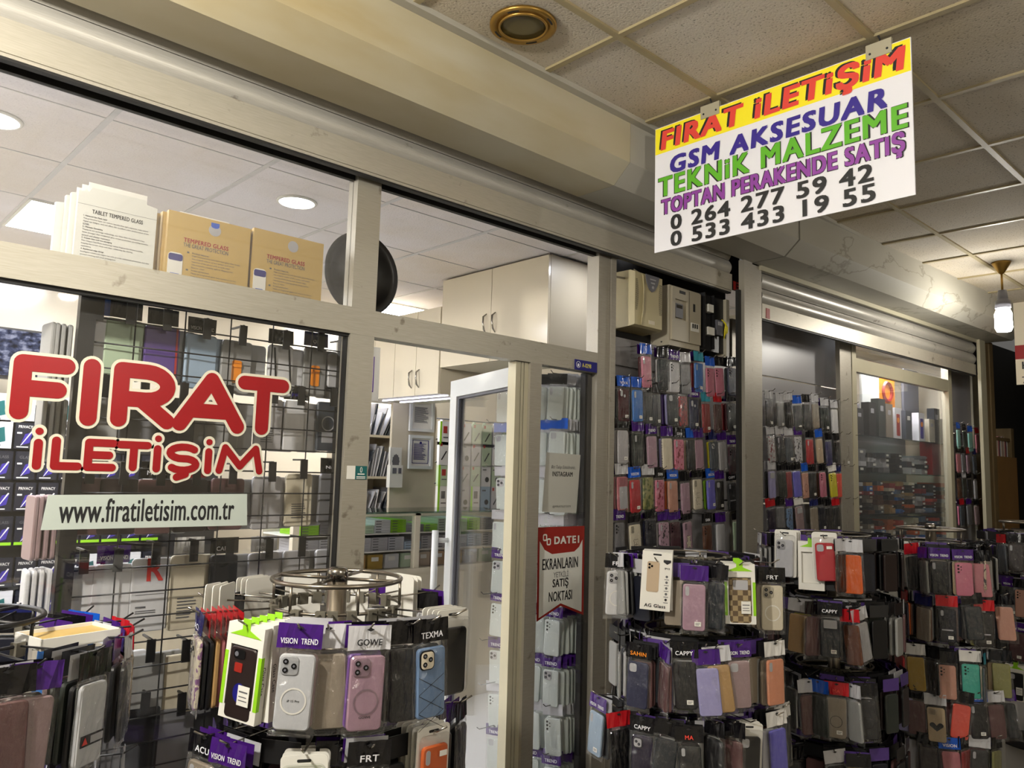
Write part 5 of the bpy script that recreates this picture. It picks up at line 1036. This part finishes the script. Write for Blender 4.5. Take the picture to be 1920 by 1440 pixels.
for ri, row in enumerate(WIN):
    for ci, (px, py, w, h, col, txt, hc, ex, lab) in enumerate(row):
        p = at(px, py, Y=MY+.03); z = p.z+.05
        o = thing('window_case_pack', lab, 'phone case', (p.x, MY+.03, z), rnd.uniform(-.06, .06), 'case packs on the window mesh'); o.rotation_euler.y = rnd.uniform(-.02, .02)
        wcard(o, w*1.12, h*1.06, col)
        if txt is not None: inst('header_card', header(txt, 'signblue' if txt == 'FRT' else 'signwhite'), o, HC[hc])
        if ex == 'clip': b = MB(); b.prism(rrect(0, -.155, .032, .075, .006), -.012, -.008).prism(rrect(0, -.135, .03, .012, .004), -.016, -.012); b.build('orange_clip', 'orange', o)
        if ex == 'strip': MB().prism([(-.03, -.06), (-.024, -.06), (-.012, -.22), (-.018, -.22)], -.01, -.008).prism([(.026, -.06), (.032, -.06), (.044, -.22), (.038, -.22)], -.01, -.008).build('strap', 'ink', o)
        if ex == 'redside': MB().box(w/2-.006, w/2, -.009, .004, -.05-h, -.055).build('red_edge', 'glowred', o)
        if ex == 'lines':
            b = MB()
            for k in range(7): b.box(-w*.3, w*(.1+.2*rnd.random()), -.0085, -.007, -.05-h*(.62+.045*k), -.05-h*(.605+.045*k))
            b.build('fine_print', 'grey_ink', o)
        if ex == 'ring': b = MB(); b.T = Matrix.Translation((0, -.0085, -.13)) @ Matrix.Rotation(pi/2, 4, 'X'); b.ring((0, 0, 0), .026, .0022, 24, 5); b.T = None; b.box(-.025, .02, -.0085, -.007, -.2, -.16); b.build('magnet_ring', 'cutout', o)
        if ex == 'logo': MB().text('R', .012, -.085, .05, .07, -.0085, 0, .03).build('orange_letter', 'signred', o); MB().box(-w*.42, w*.42, -.0085, -.007, -.16, -.1595).box(-w*.4, -w*.1, -.0085, -.007, -.2, -.195).box(-w*.4, w*.2, -.0085, -.007, -.21, -.208).box(-w*.4, w*.2, -.0085, -.007, -.216, -.214).build('fine_print', 'grey_ink', o)
        b = MB().box(-.013, .013, MY-.012-p.y, MY-.006-p.y, -.068, .0).box(-.003, .003, MY-.012-p.y, .05, -.004, .002); b.build('mesh_hook', 'black', o)
        o2 = thing('window_case_pack', words('case hanging behind the', ORD[ci], 'case of the', ['top', 'second', 'third', 'fourth', 'fifth', 'bottom'][ri], 'row of the window mesh'), 'phone case', (p.x+.006, MY+.052, z-.003), rnd.uniform(-.08, .08), 'case packs behind others on the window mesh')
        o2.location.x += .055; wcard(o2, w*1.1, h*1.05, col if ci % 2 else 'clear grey')
# two stacks hanging on the left edge of the mesh
for r_, (py, col, nm) in enumerate(((745, 'clear grey', 'middle'), (930, 'pinkish grey', 'lower middle'), (1070, 'white', 'lowest'), (600, 'clear grey', 'highest'))):
    for k in range(4):
        p = at(100-6*k, py, Y=2.5+.012*k)
        o = thing('side_case_pack', words(col, 'clear bag case,', ORD[k], 'of the', nm, 'stack left of the black upright'), 'phone case', (p.x, 2.5+.0*k, p.z+.05), 0, 'stacks on the left side of the mesh'); o.location = (gx0-.02-.016*k, MY+.02, p.z+.05); o.rotation_euler.z = R(-90)+rnd.uniform(-.1, .1)
        wcard(o, .09, .18, col, d=.012)

# ------------------------------------------------------------------ clear cases hanging behind the side pane
struct(MB().box(2.9, 2.93, 2.5, 3.08, 0, 2.03), 'wall_partition', 'slat', 'grey partition carrying the clear cases beside the door', 'partition')
CL = MB(); shell(CL, 0, CZ, CW, CH, .012, -.006, .006, .0028); CL = CL.mesh('clear_case', 'clear')
def clear_pack(p, yaw, label, group, hdr, text='', cam=None, tilt=0, bagged=True):
    o = thing('clear_case_pack', label, 'clear case', p, yaw, group); o.rotation_euler = (0, tilt, yaw)
    if hdr: inst('header_card', header(text) if text else BKH, o, HC[hdr])
    c = inst('clear_case', CL, o)
    if cam: inst('camera_cutout', cam_mesh(cam), c, COLS['pale grey'])
    if bagged and cam: inst('clear_bag', BAGS[1], o)
    return o
CR = [(2.015, 'b', 'oval', 'top'), (1.80, 'u', 'sq1', 'second'), (1.58, 's', 'sq', 'third'), (1.365, 's', 'oval', 'fourth'), (1.17, 'p', 'sq', 'fifth'), (.955, 'p', 'dots', 'sixth'), (.735, 'p', 'sq', 'seventh'), (.525, 's', 'dots', 'eighth'), (.32, 'p', 'sq1', 'lowest')]
for ci, (yy, cn_, n) in enumerate(((2.53, 'behind the side pane, near column', 7), (2.645, 'behind the side pane, middle column', 4), (2.80, 'beyond the door leaf, first column', 3), (2.97, 'beyond the door leaf, second column', 3))):
    for ri, (z, hc, cm, rn) in enumerate(CR):
        for k in range(n):
            lab = words('clear case in', rn, 'row', cn_) if k == 0 else words('clear case tucked behind the', rn, 'row', cn_)
            xx = 2.655 if ci < 2 else 2.72
            clear_pack((xx+.03*k*(7/n)*.9, yy+rnd.uniform(-.008, .008), z+rnd.uniform(-.006, .004)), R(-90)+R(22)+rnd.uniform(-.1, .1), lab, 'clear cases ' + cn_, hc if k < 1 or hc == 'p' else 's', 'TREND' if hc == 'p' and k == 0 else '', cm if k == 0 else None, rnd.uniform(-.06, .06))
        b = MB().tube([(2.9, yy, z), (2.62, yy, z), (2.605, yy, z+.012)], .0022, 6); tag(b.build('peg_hook', 'chrome', None, True), words('wire peg holding the', rn, 'row', cn_), 'hook', 'pegs on the grey partition')

# ------------------------------------------------------------------ shop interior: cabinets, counter, shelves
def cabinet(name, label, x0, x1, y0, y1, z0, z1, doors, hz):
    o = thing(name, label, 'cabinet', (x0, y0, z0))
    MB().box(0, x1-x0, 0, y1-y0, 0, z1-z0).build('carcass', 'creamd', o)
    n = doors; dw = (y1-y0)/n
    for k in range(n):
        d = MB().box(-.018, -.001, k*dw+.002, (k+1)*dw-.002, .0, z1-z0-.004).build('door', 'cream', o)
        yk = (k+1)*dw-.04 if k % 2 == 0 else k*dw+.04
        MB().tube([(-.018, yk, hz), (-.04, yk-.004, hz+.02), (-.045, yk, hz+.06), (-.04, yk+.004, hz+.1), (-.018, yk, hz+.12)], [.003, .006, .005, .006, .003], 8).build('handle', 'chrome', d, True)
    return o
cabinet('wall_cabinet', 'upper cream gloss cabinet behind the transom glass near the ceiling', 3.075, 3.5, 3.0, 3.95, 2.20, 2.765, 2, .17)
cabinet('wall_cabinet', 'lower cream gloss cabinet with curved handles seen through the doorway', 3.075, 3.5, 3.96, 4.95, 2.035, 2.6, 4, .05)
p0, p1 = at(672, 660, Y=4.4), at(711, 754, Y=4.4)
o = thing('wall_sign', 'white framed panel with red outline beside the mullion inside the shop', 'sign', (p0.x, 4.0, 0)); q0, q1 = at(700, 650, Y=4.0), at(709, 752, Y=4.0)
o.location = (0, 0, 0); MB().box(q0.x-.25, q1.x, 4.0, 4.02, q1.z, q0.z).build('panel', 'white', o); MB().box(q1.x-.045, q1.x-.04, 3.998, 4.0, q1.z+.05, q0.z-.06).box(q0.x-.2, q1.x-.04, 3.998, 4.0, q1.z+.05, q1.z+.055).build('outline', 'purple', o)
# licence frames on a cream pillar
YP = 4.75
q0, q1 = at(738, 742, Y=YP), at(812, 960, Y=YP)
struct(MB().box(q0.x, q1.x, YP, YP+.025, 0, 2.03), 'wall_pillar', 'creamd', 'cream panel carrying the framed licences', 'panel')
for (pa, pb, nm, lab) in (((771, 746), (814, 811), 'grey_ink', 'upper framed licence with grey print on the cream panel'), ((769, 815), (811, 880), 'plate', 'lower framed licence with blue border on the cream panel')):
    q0, q1 = at(*pa, Y=YP-.03), at(*pb, Y=YP-.03); o = thing('framed_licence', lab, 'picture frame'); w_, h_ = q1.x-q0.x, q0.z-q1.z; cx, cz = (q0.x+q1.x)/2, (q0.z+q1.z)/2
    b = MB(); frame_prof(b, -w_/2, w_/2, -h_/2, h_/2, .022, .02)
    ob = b.build('frame', 'pvc', o); ob.location = (cx, YP-.02, cz)
    MB().box(cx-w_/2+.02, cx+w_/2-.02, YP-.016, YP-.014, cz-h_/2+.02, cz+h_/2-.02).build('sheet', 'white', o)
    b = MB(); x0_, x1_, z0_, z1_ = cx-w_/2+.035, cx+w_/2-.035, cz-h_/2+.04, cz+h_/2-.035
    for k in range(16): z = z1_-.03-(z1_-z0_-.05)*k/16; b.box(x0_+.012, x1_-.012-.05*rnd.random(), YP-.0175, YP-.016, z, z+.004)
    if nm == 'plate': b.box(x0_, x0_+.004, YP-.018, YP-.016, z0_, z1_).box(x1_-.004, x1_, YP-.018, YP-.016, z0_, z1_).box(x0_, x1_, YP-.018, YP-.016, z0_, z0_+.004).box(x0_, x1_, YP-.018, YP-.016, z1_-.004, z1_).disc((x0_+x1_)/2, z1_-.02, .01, YP-.018, YP-.016, 12)
    b.build('print', nm, o)
q = at(742, 865, Y=YP-.02); o = thing('wall_plaque', 'small cream plaque with an ornament on the pillar left of the licences', 'plaque', (q.x, YP-.02, q.z)); MB().box(-.05, .05, 0, .02, -.1, .1).build('board', 'white', o)
MB().prism([(.03*cos(a)*(1+.08*cos(12*a)), .05*sin(a)*(1+.08*cos(12*a))) for a in [2*pi*i/36 for i in range(36)]], -.002, 0).build('ornament', 'grey_ink', o)
q = at(740, 893, Y=YP-.02); o = thing('thermostat_box', 'small white control box under the plaque on the pillar', 'control box', (q.x, YP-.04, q.z)); MB().box(-.055, .055, 0, .04, -.08, .08).build('body', 'white', o); MB().box(-.035, -.002, -.003, 0, .02, .06).box(.015, .04, -.003, 0, .02, .06).build('display', 'greyplastic', o)
# open shelves with bagged papers left of the pillar
YS = 4.95; q0, q1 = at(660, 760, Y=YS), at(741, 960, Y=YS)
sh = thing('open_shelf', 'cream open shelf unit filled with bagged papers behind the counter', 'shelf')
b = MB().box(q0.x, q1.x, YS+.28, YS+.3, .9, 2.03).box(q1.x-.02, q1.x, YS, YS+.28, .9, 2.03).box(q0.x-.02, q0.x, YS, YS+.28, .9, 2.03); zz = [at(700, v, Y=YS).z for v in (815, 893, 965)]
b.build('carcass', 'creamd', sh)
for z in zz: MB().box(q0.x, q1.x-.02, YS, YS+.28, z-.018, z).build('board', 'creamd', sh)
PAPC = ['pale grey', 'silver', 'grey', 'slate', 'white']
for ri, z in enumerate(zz):
    for k in range(16):
        x = q0.x+.02+(q1.x-q0.x-.07)*k/16; hh = rnd.uniform(.17, .24) if ri < 2 else rnd.uniform(.13, .2)
        o = MB().box(-.004, .004, 0, .2, 0, hh).build('bagged_sheet', 'boxcol', None, color=COLS[rnd.choice(PAPC)]); o.location = (x, YS+.01, z+.001); o.rotation_euler = (0, rnd.uniform(.1, .45), 0)
        tag(o, words('leaning bagged paper sheet on the', ['top', 'middle', 'bottom'][ri], 'board of the open shelf'), 'paper sheet', words('papers on the', ['top', 'middle', 'bottom'][ri], 'shelf board'))
# glass counter
YC = 4.28; cz1 = at(740, 963, Y=YC).z; xc0 = 2.3; xm_ = at(783, 1000, Y=YC).x; xe = at(962, 1000, Y=YC).x; zb = at(740, 1068, Y=YC).z
ct = thing('glass_counter', 'cream shop counter with a glass front full of boxes', 'counter')
MB().box(xc0, xe, YC, YC+.45, 0, zb).box(xc0, xe, YC-.008, YC, zb-.03, zb).build('base', 'creamd', ct)
b = MB()
for x in (xc0, xm_, xe-.03): b.box(x-.02, x+.02, YC, YC+.04, zb, cz1)
b.box(xc0, xe, YC, YC+.03, cz1-.015, cz1); b.build('frame', 'cream', ct)
MB().box(xc0, xe, YC-.01, YC+.45, cz1, cz1+.012).build('glass_top', 'shelfglass', ct); MB().box(xc0, xe, YC+.01, YC+.014, zb, cz1).build('front_glass', 'glass', ct)
zs_ = [zb+.004, at(740, 1033, Y=YC).z, at(740, 1000, Y=YC).z]
for z in zs_[1:]: MB().box(xc0, xe, YC+.03, YC+.42, z-.008, z).build('shelf_board', 'white', ct)
MB().box(xc0, xe, YC+.43, YC+.45, zb, cz1).build('back_panel', 'cream', ct)
CCOL = [['white', 'pale green', 'beige', 'tan', 'gold'], ['pale grey', 'silver', 'light blue', 'pale grey'], ['lime', 'grey', 'lime', 'pale green', 'white']]
for ri in range(3):
    x = xc0+.05; z = zs_[ri]; top = (zs_+[cz1-.015])[ri+1]-.014; k = 0
    while x < xe-.22:
        w_ = rnd.uniform(.11, .15); col = CCOL[ri][k % len(CCOL[ri])]
        if ri == 0:
            o = MB().box(0, w_*.85, .05, .08, 0, (top-z)*.9).box(w_*.2, w_*.6, .048, .05, (top-z)*.5, (top-z)*.75, 1).build('standing_packet', ['boxcol', 'white'], None, color=COLS[col]); o.location = (x, YC, z)
            tag(o, words(col, 'packet standing on the bottom counter shelf,', ORD[min(k, 13)], 'from the left'), 'packet', 'packets in the counter')
        else:
            n_ = 5; hh = (top-z)*.86/n_
            for j in range(n_ if rnd.random() < .8 else 3):
                o = MB().box(0, w_-.006, .04, .3, 0, hh-.001).box(.01, w_*.4, .0385, .04, hh*.3, hh*.6, 1).build('stacked_box', ['boxcol', 'grey_ink'], None, color=COLS[col]); o.location = (x, YC, z+.001+j*hh)
                tag(o, words(col, 'flat box,', ORD[j], 'from below,', ORD[min(k, 19)], 'stack on the', ['', 'middle', 'upper'][ri], 'counter shelf'), 'box', words('stacked boxes on the', ['', 'middle', 'upper'][ri], 'counter shelf'))
        x += w_; k += 1
# accessory wall seen through the doorway
YA = 5.1; ax0, ax1 = at(812, 850, Y=YA).x, 5.1
struct(MB().box(ax0, ax1, YA, YA+.03, .8, 2.3), 'wall_accessory', 'creamd', 'cream accessory wall beyond the doorway', 'wall')
ACOL = ['white', 'pale grey', 'white', 'silver', 'light blue', 'white', 'pale green']
for ri, (py, hh) in enumerate(((791, .19), (829, .19), (872, .17), (911, .2))):
    z0 = at(830, py, Y=YA).z; rn = ['top', 'second', 'third', 'bottom'][ri]
    for k in range(9):
        x = ax0+.015+.115*k; col = rnd.choice(ACOL); 
        if x > ax1-.1: break
        o = thing('accessory_box', words(col, 'accessory box,', ORD[k], 'in the', rn, 'row beyond the doorway'), 'box', (x, YA-.06, z0-hh), 0, 'accessory boxes beyond the doorway')
        MB().box(0, .1, 0, .03, 0, hh).box(.045, .055, .028, .06, hh, hh+.02).build('carton', 'boxcol', o, color=COLS[col])
        b = MB(); kk = rnd.randrange(3)
        if kk == 0: b.disc(.06, hh*.35, .022, -.001, 0, 14, 0).box(.01, .05, -.001, 0, hh*.8, hh*.86, 1)
        if kk == 1: b.add([(.02, -.001, hh*.25), (.03, -.001, hh*.22), (.08, -.001, hh*.6), (.07, -.001, hh*.63)], [(0, 1, 2, 3)], 0).box(.01, .03, -.001, 0, hh*.82, hh*.95, 2)
        if kk == 2: b.box(.0, .02, -.001, 0, 0, hh, 3).box(.035, .085, -.001, 0, hh*.3, hh*.35, 1).box(.035, .075, -.001, 0, hh*.5, hh*.8, 2 if rnd.random() < .3 else 1)
        b.build('print', ['ink', 'grey_ink', 'glowred', 'lime'], o)
    tag(MB().tube([(ax0, YA-.03, z0+.022), (ax1, YA-.03, z0+.022)], .005, 6).build('display_rail', 'black', None, True), words('dark rail above the', rn, 'row of accessory boxes'), 'rail')
b = MB()
for x in (3.15, 3.3): b.box(x, x+.006, 3.98, 4.72, 2.029, 2.034)
tag(b.build('led_strip', 'led'), 'pair of lit strips under the lower cream cabinet', 'lamp')
# screen protector wall at the left
YW = 5.15
struct(MB().box(.2, 2.2, YW+.05, YW+.07, .6, 1.86), 'wall_display', 'dark', 'dark display wall for screen protectors inside the shop', 'wall')
for ri, py in enumerate((742, 790, 846, 903, 965, 1040, 1100)):
    rn = ['top', 'second', 'third', 'fourth', 'fifth', 'sixth', 'lowest'][ri]
    z1_ = at(100, py, Y=YW).z; z0_ = z1_-.165; xs0 = at(-14, py, Y=YW).x
    for k in range(8):
        x = xs0+.113*k; wt = (ri == 5 and k in (4, 6)) or (ri == 0) or (k == 0 and ri in (1, 6))
        col = 'white' if wt else 'dark navy'
        o = thing('screen_protector_box', words('white' if wt else 'dark', 'screen protector box,', ORD[k], 'from left in the', rn, 'row of the display wall'), 'box', (x, YW, z0_), 0, 'screen protector boxes on the display wall')
        MB().box(0, .1, 0, .02, 0, .158).box(.045, .055, .018, .05, .148, .156).build('carton', 'boxcol', o, color=COLS[col])
        b = MB()
        if wt: b.prism([(.035, .03), (.07, .04), (.06, .12), (.03, .11)], -.001, 0, 2).box(.01, .05, -.001, 0, .014, .02, 3)
        else:
            b.prism([(.03, .02), (.075, .035), (.085, .095), (.05, .085)], -.001, 0, 1).prism([(.03, .018), (.036, .022), (.085, .097), (.078, .1)], -.0016, -.0008, 0).box(.012, .07, -.001, 0, .008, .014, 0).box(.01, .034, -.001, 0, .085, .094, 0)
            if ri % 2 == 0: b.text('GLASS', .05, .125, .06, .016, -.001, 3, .02)
            else: b.text('PRIVACY', .05, .125, .07, .016, -.001, 0, .02)
            if ri == 4: b.box(0, .1, -.0012, 0, .0, .016, 4)
        b.build('print', ['white', 'signblue', 'teal', 'grey_ink', 'lime'], o)
q0, q1 = at(-40, 608, Y=5.2), at(74, 700, Y=5.2)
o = thing('wall_television', 'wall television showing a dark camera picture at the left edge', 'television'); MB().box(q0.x, q1.x, 5.18, 5.22, q1.z-.05, q0.z).build('housing', 'black', o); MB().box(q0.x+.012, q1.x-.012, 5.176, 5.18, q1.z-.03, q0.z-.012).build('screen', 'screenblue', o)
# far shop goods behind the second window
SY = 2.62
def shp(px, py, dy=0): return atr(px, py, SY+dy)
za = [shp(1690, v).z for v in (824, 888, 962)]
shf = thing('glass_shelves', 'green edged glass shelves behind the far shop window', 'shelf')
for z in za:
    b = MB(); slab(b, xa+.03, xb+.05, SY-.04, SY+.3, z-.008, z); b.build('shelf_board', 'shelfglass', shf)
slab(MB(), xa+.03, xb+.05, SY+.31, SY+.33, 0, za[0]+.3).build('back_panel', 'slat', shf)
TOP = [(1612, 'charcoal', .2), (1636, 'black', .26), (1654, 'green-grey', .3), (1668, 'taupe', .27), (1684, 'white', .25), (1704, 'slate', .24), (1728, 'white', .24), (1747, 'cream', .2), (1757, 'dark slate', .3), (1774, 'clear grey', .22)]
for i, (px, col, h_) in enumerate(TOP):
    q = shp(px, 800); o = thing('phone_box', words(col, 'phone box,', ORD[i], 'on the top glass shelf of the far window'), 'box', (q.x-.06, yr(q.x, SY), za[0]+.001), TURN, 'phone boxes on the top glass shelf')
    MB().box(0, .115, 0, .06, 0, h_).build('carton', 'boxcol', o, color=COLS[col])
    if col == 'white': b = MB(); b.prism(rrect(.057, h_*.45, .06, h_*.7, .01), -.001, 0, 0 if i == 4 else 1).disc(.057, h_*.6, .022, -.0015, -.001, 14, 2); b.build('print', ['glowred', 'signblue', 'orange'], o)
    else: MB().prism(rrect(.057, h_*.75, .05, h_*.14, .004), -.001, 0).build('print', 'cutout' if i != 5 else 'white', o)
for i, (px, mt, nm) in enumerate(((1660, 'orange', 'orange plastic bag with a dark ring hanging above the phone boxes'), (1706, 'greyplastic', 'dark printed poster bag hanging above the phone boxes'), (1630, 'paper', 'pale paper bag hanging at the left above the phone boxes'))):
    q = shp(px, 735, .12); o = thing('hanging_bag', nm, 'bag', (q.x, q.y, q.z), TURN); b = MB(); shell(b, 0, -.02, .3, .42, .02, -.012, .012, .005); b.build('bag', mt, o)
    if i == 0: b = MB(); b.T = Matrix.Translation((0, -.016, .0)) @ Matrix.Rotation(pi/2, 4, 'X'); b.ring((0, 0, 0), .075, .016, 24, 5); b.build('ring_print', 'brown', o)
BC = ['orange', 'dark slate', 'blue', 'cream', 'dull red', 'silver', 'tan', 'charcoal', 'pale grey', 'brown', 'denim blue', 'coral', 'dark brown', 'taupe', 'slate']
def stack_rows(z0, z1, px0, px1, cols, hbox, tier, nst):
    for s_ in range(nst):
        px = px0+(px1-px0)*s_/(nst-1); z = z0+.001; j = 0
        while z < z1-hbox and j < 14:
            col = rnd.choice(cols); hh = hbox*rnd.uniform(.7, 1.25); q = shp(px, 900); w_ = (px1-px0)/(nst-1)/1481*6.6*rnd.uniform(.95, 1.1)
            o = MB().box(-w_/2, w_/2, rnd.uniform(-.02, .02), .2, 0, hh-.001).box(-w_*.3, w_*.1, -.0215, -.02, hh*.3, hh*.7, 1).build('parts_box', ['boxcol', 'white' if rnd.random() < .5 else 'boxcol'], None, color=COLS[col]); o.location = (q.x, yr(q.x, SY)+.02, z); o.rotation_euler = (0, 0, TURN+rnd.uniform(-.08, .08))
            tag(o, words(col, 'flat box,', ORD[j], 'from below,', ORD[s_], 'stack,', tier), 'box', 'parts boxes behind the far window'); z += hh; j += 1
stack_rows(za[1], za[0]-.1, 1618, 1738, ['grey', 'pale grey', 'slate', 'dark grey', 'silver'], .042, 'middle glass shelf', 6)
stack_rows(za[2], za[1]-.05, 1614, 1772, BC, .034, 'lower glass shelf', 9)
stack_rows(za[2]-.42, za[2]-.03, 1614, 1778, BC, .036, 'shelf below the racks', 9)
q = shp(1757, 888); o = tag(MB().box(-.09, .09, 0, .1, 0, .27).build('red_box', 'red'), 'tall red box at the right of the middle glass shelf', 'box'); o.location = (q.x, yr(q.x, SY), za[1]+.001); o.rotation_euler.z = TURN
# beyond the far post: bookshelf, board and hanging sign
q = lambda px, py, Y0=2.45: atr(px, py, Y0)
bs = thing('bookcase', 'dim wooden bookcase beyond the cream post', 'bookcase')
x0_, x1_ = q(1858, 830).x, q(1897, 830).x
b = MB()
for py in (820, 858, 905): z = q(1875, py).z; slab(b, x0_, x1_, 2.45, 2.7, z-.03, z)
slab(b, x1_-.04, x1_+.03, 2.44, 2.7, 0, 2.1); slab(b, x0_, x1_, 2.69, 2.72, 0, 2.2); b.build('frame', 'timber', bs)
zb_ = q(1875, 858).z
for k in range(16):
    x = x0_+.02+(x1_-x0_-.1)*k/16; o = MB().box(0, (x1_-x0_-.1)/17, 0, .12, 0, rnd.uniform(.17, .2)).build('book', 'boxcol', None, color=COLS[['cream', 'rose pink', 'maroon', 'white', 'beige', 'pinkish grey'][k % 6]]); o.location = (x, yr(x, 2.46), zb_+.001)
    tag(o, 'slim book standing in the dim bookcase beyond the cream post', 'book', 'slim books in the dim bookcase')
bd = MB(); a_, c_ = q(1862, 855, 2.3), q(1912, 1010, 2.3); bd.add([(a_.x, a_.y, a_.z), (q(1903, 856, 2.3).x, q(1903, 856, 2.3).y, q(1903, 856, 2.3).z), (c_.x, c_.y, .3), (a_.x+.05, a_.y-.1, .3)], [(0, 1, 2, 3)])
bd = MB(); slab(bd, q(1863, 900, 2.35).x, q(1908, 900, 2.35).x, 2.35, 2.375, .2, q(1880, 856, 2.35).z); tag(bd.build('wood_board', 'wood'), 'bare brown wooden board leaning under the dim bookcase', 'board')
Xs = 7.3; a_, c_ = at(1899, 560, X=Xs), at(1899, 722, X=Xs)
o = thing('hanging_sign', 'cream sign with red band cut off by the right edge', 'sign', (Xs, a_.y, 0), R(-90)); zt_, zb_ = a_.z, c_.z; hh = zt_-zb_
MB().box(0, .9, 0, .01, zb_, zt_).build('board', 'cream', o); z1_, z2_ = at(1905, 648, X=Xs).z, at(1905, 674, X=Xs).z
MB().box(0, .9, -.002, 0, z2_, z1_).build('red_band', 'red', o)
zz1 = at(1905, 686, X=Xs).z; zz2 = at(1910, 713, X=Xs).z
MB().text('HE', .095, zz1, .1, .06, -.003, 0, .04).text('Te', .1, zz2, .12, .055, -.003, 0, .02, .3).build('lettering', 'ink', o)
# white box and blue box lying on the left rack
q = CAM+ray(130, 1176)*1.75; o = thing('open_box', 'shallow open white box lined with tan lying on top of the left rack', 'box', (q.x, q.y, q.z-.03), R(12))
b = MB().box(-.085, .085, -.06, .06, 0, .003).box(-.085, .085, -.06, -.056, 0, .024).box(-.085, .085, .056, .06, 0, .024).box(-.085, -.081, -.06, .06, 0, .024).box(.081, .085, -.06, .06, 0, .024); b.build('carton', 'white', o); MB().box(-.081, .081, -.056, .056, .012, .016).build('lining', 'tan', o)
# floor trims and baseboards are hidden; a dark plinth closes the front
struct(MB().box(-2, 1.455, 2.41, 2.45, 0, .3), 'baseboard_front', 'aluv', 'grey plinth below the lettered window', 'plinth')
# ------------------------------------------------------------------ tidy
for o in list(COL.objects):
    if o.type == 'MESH' and o.parent is None and 'label' not in o: tag(o, o.name.replace('_', ' ')+' in the scene', o.name.split('.')[0].replace('_', ' '))
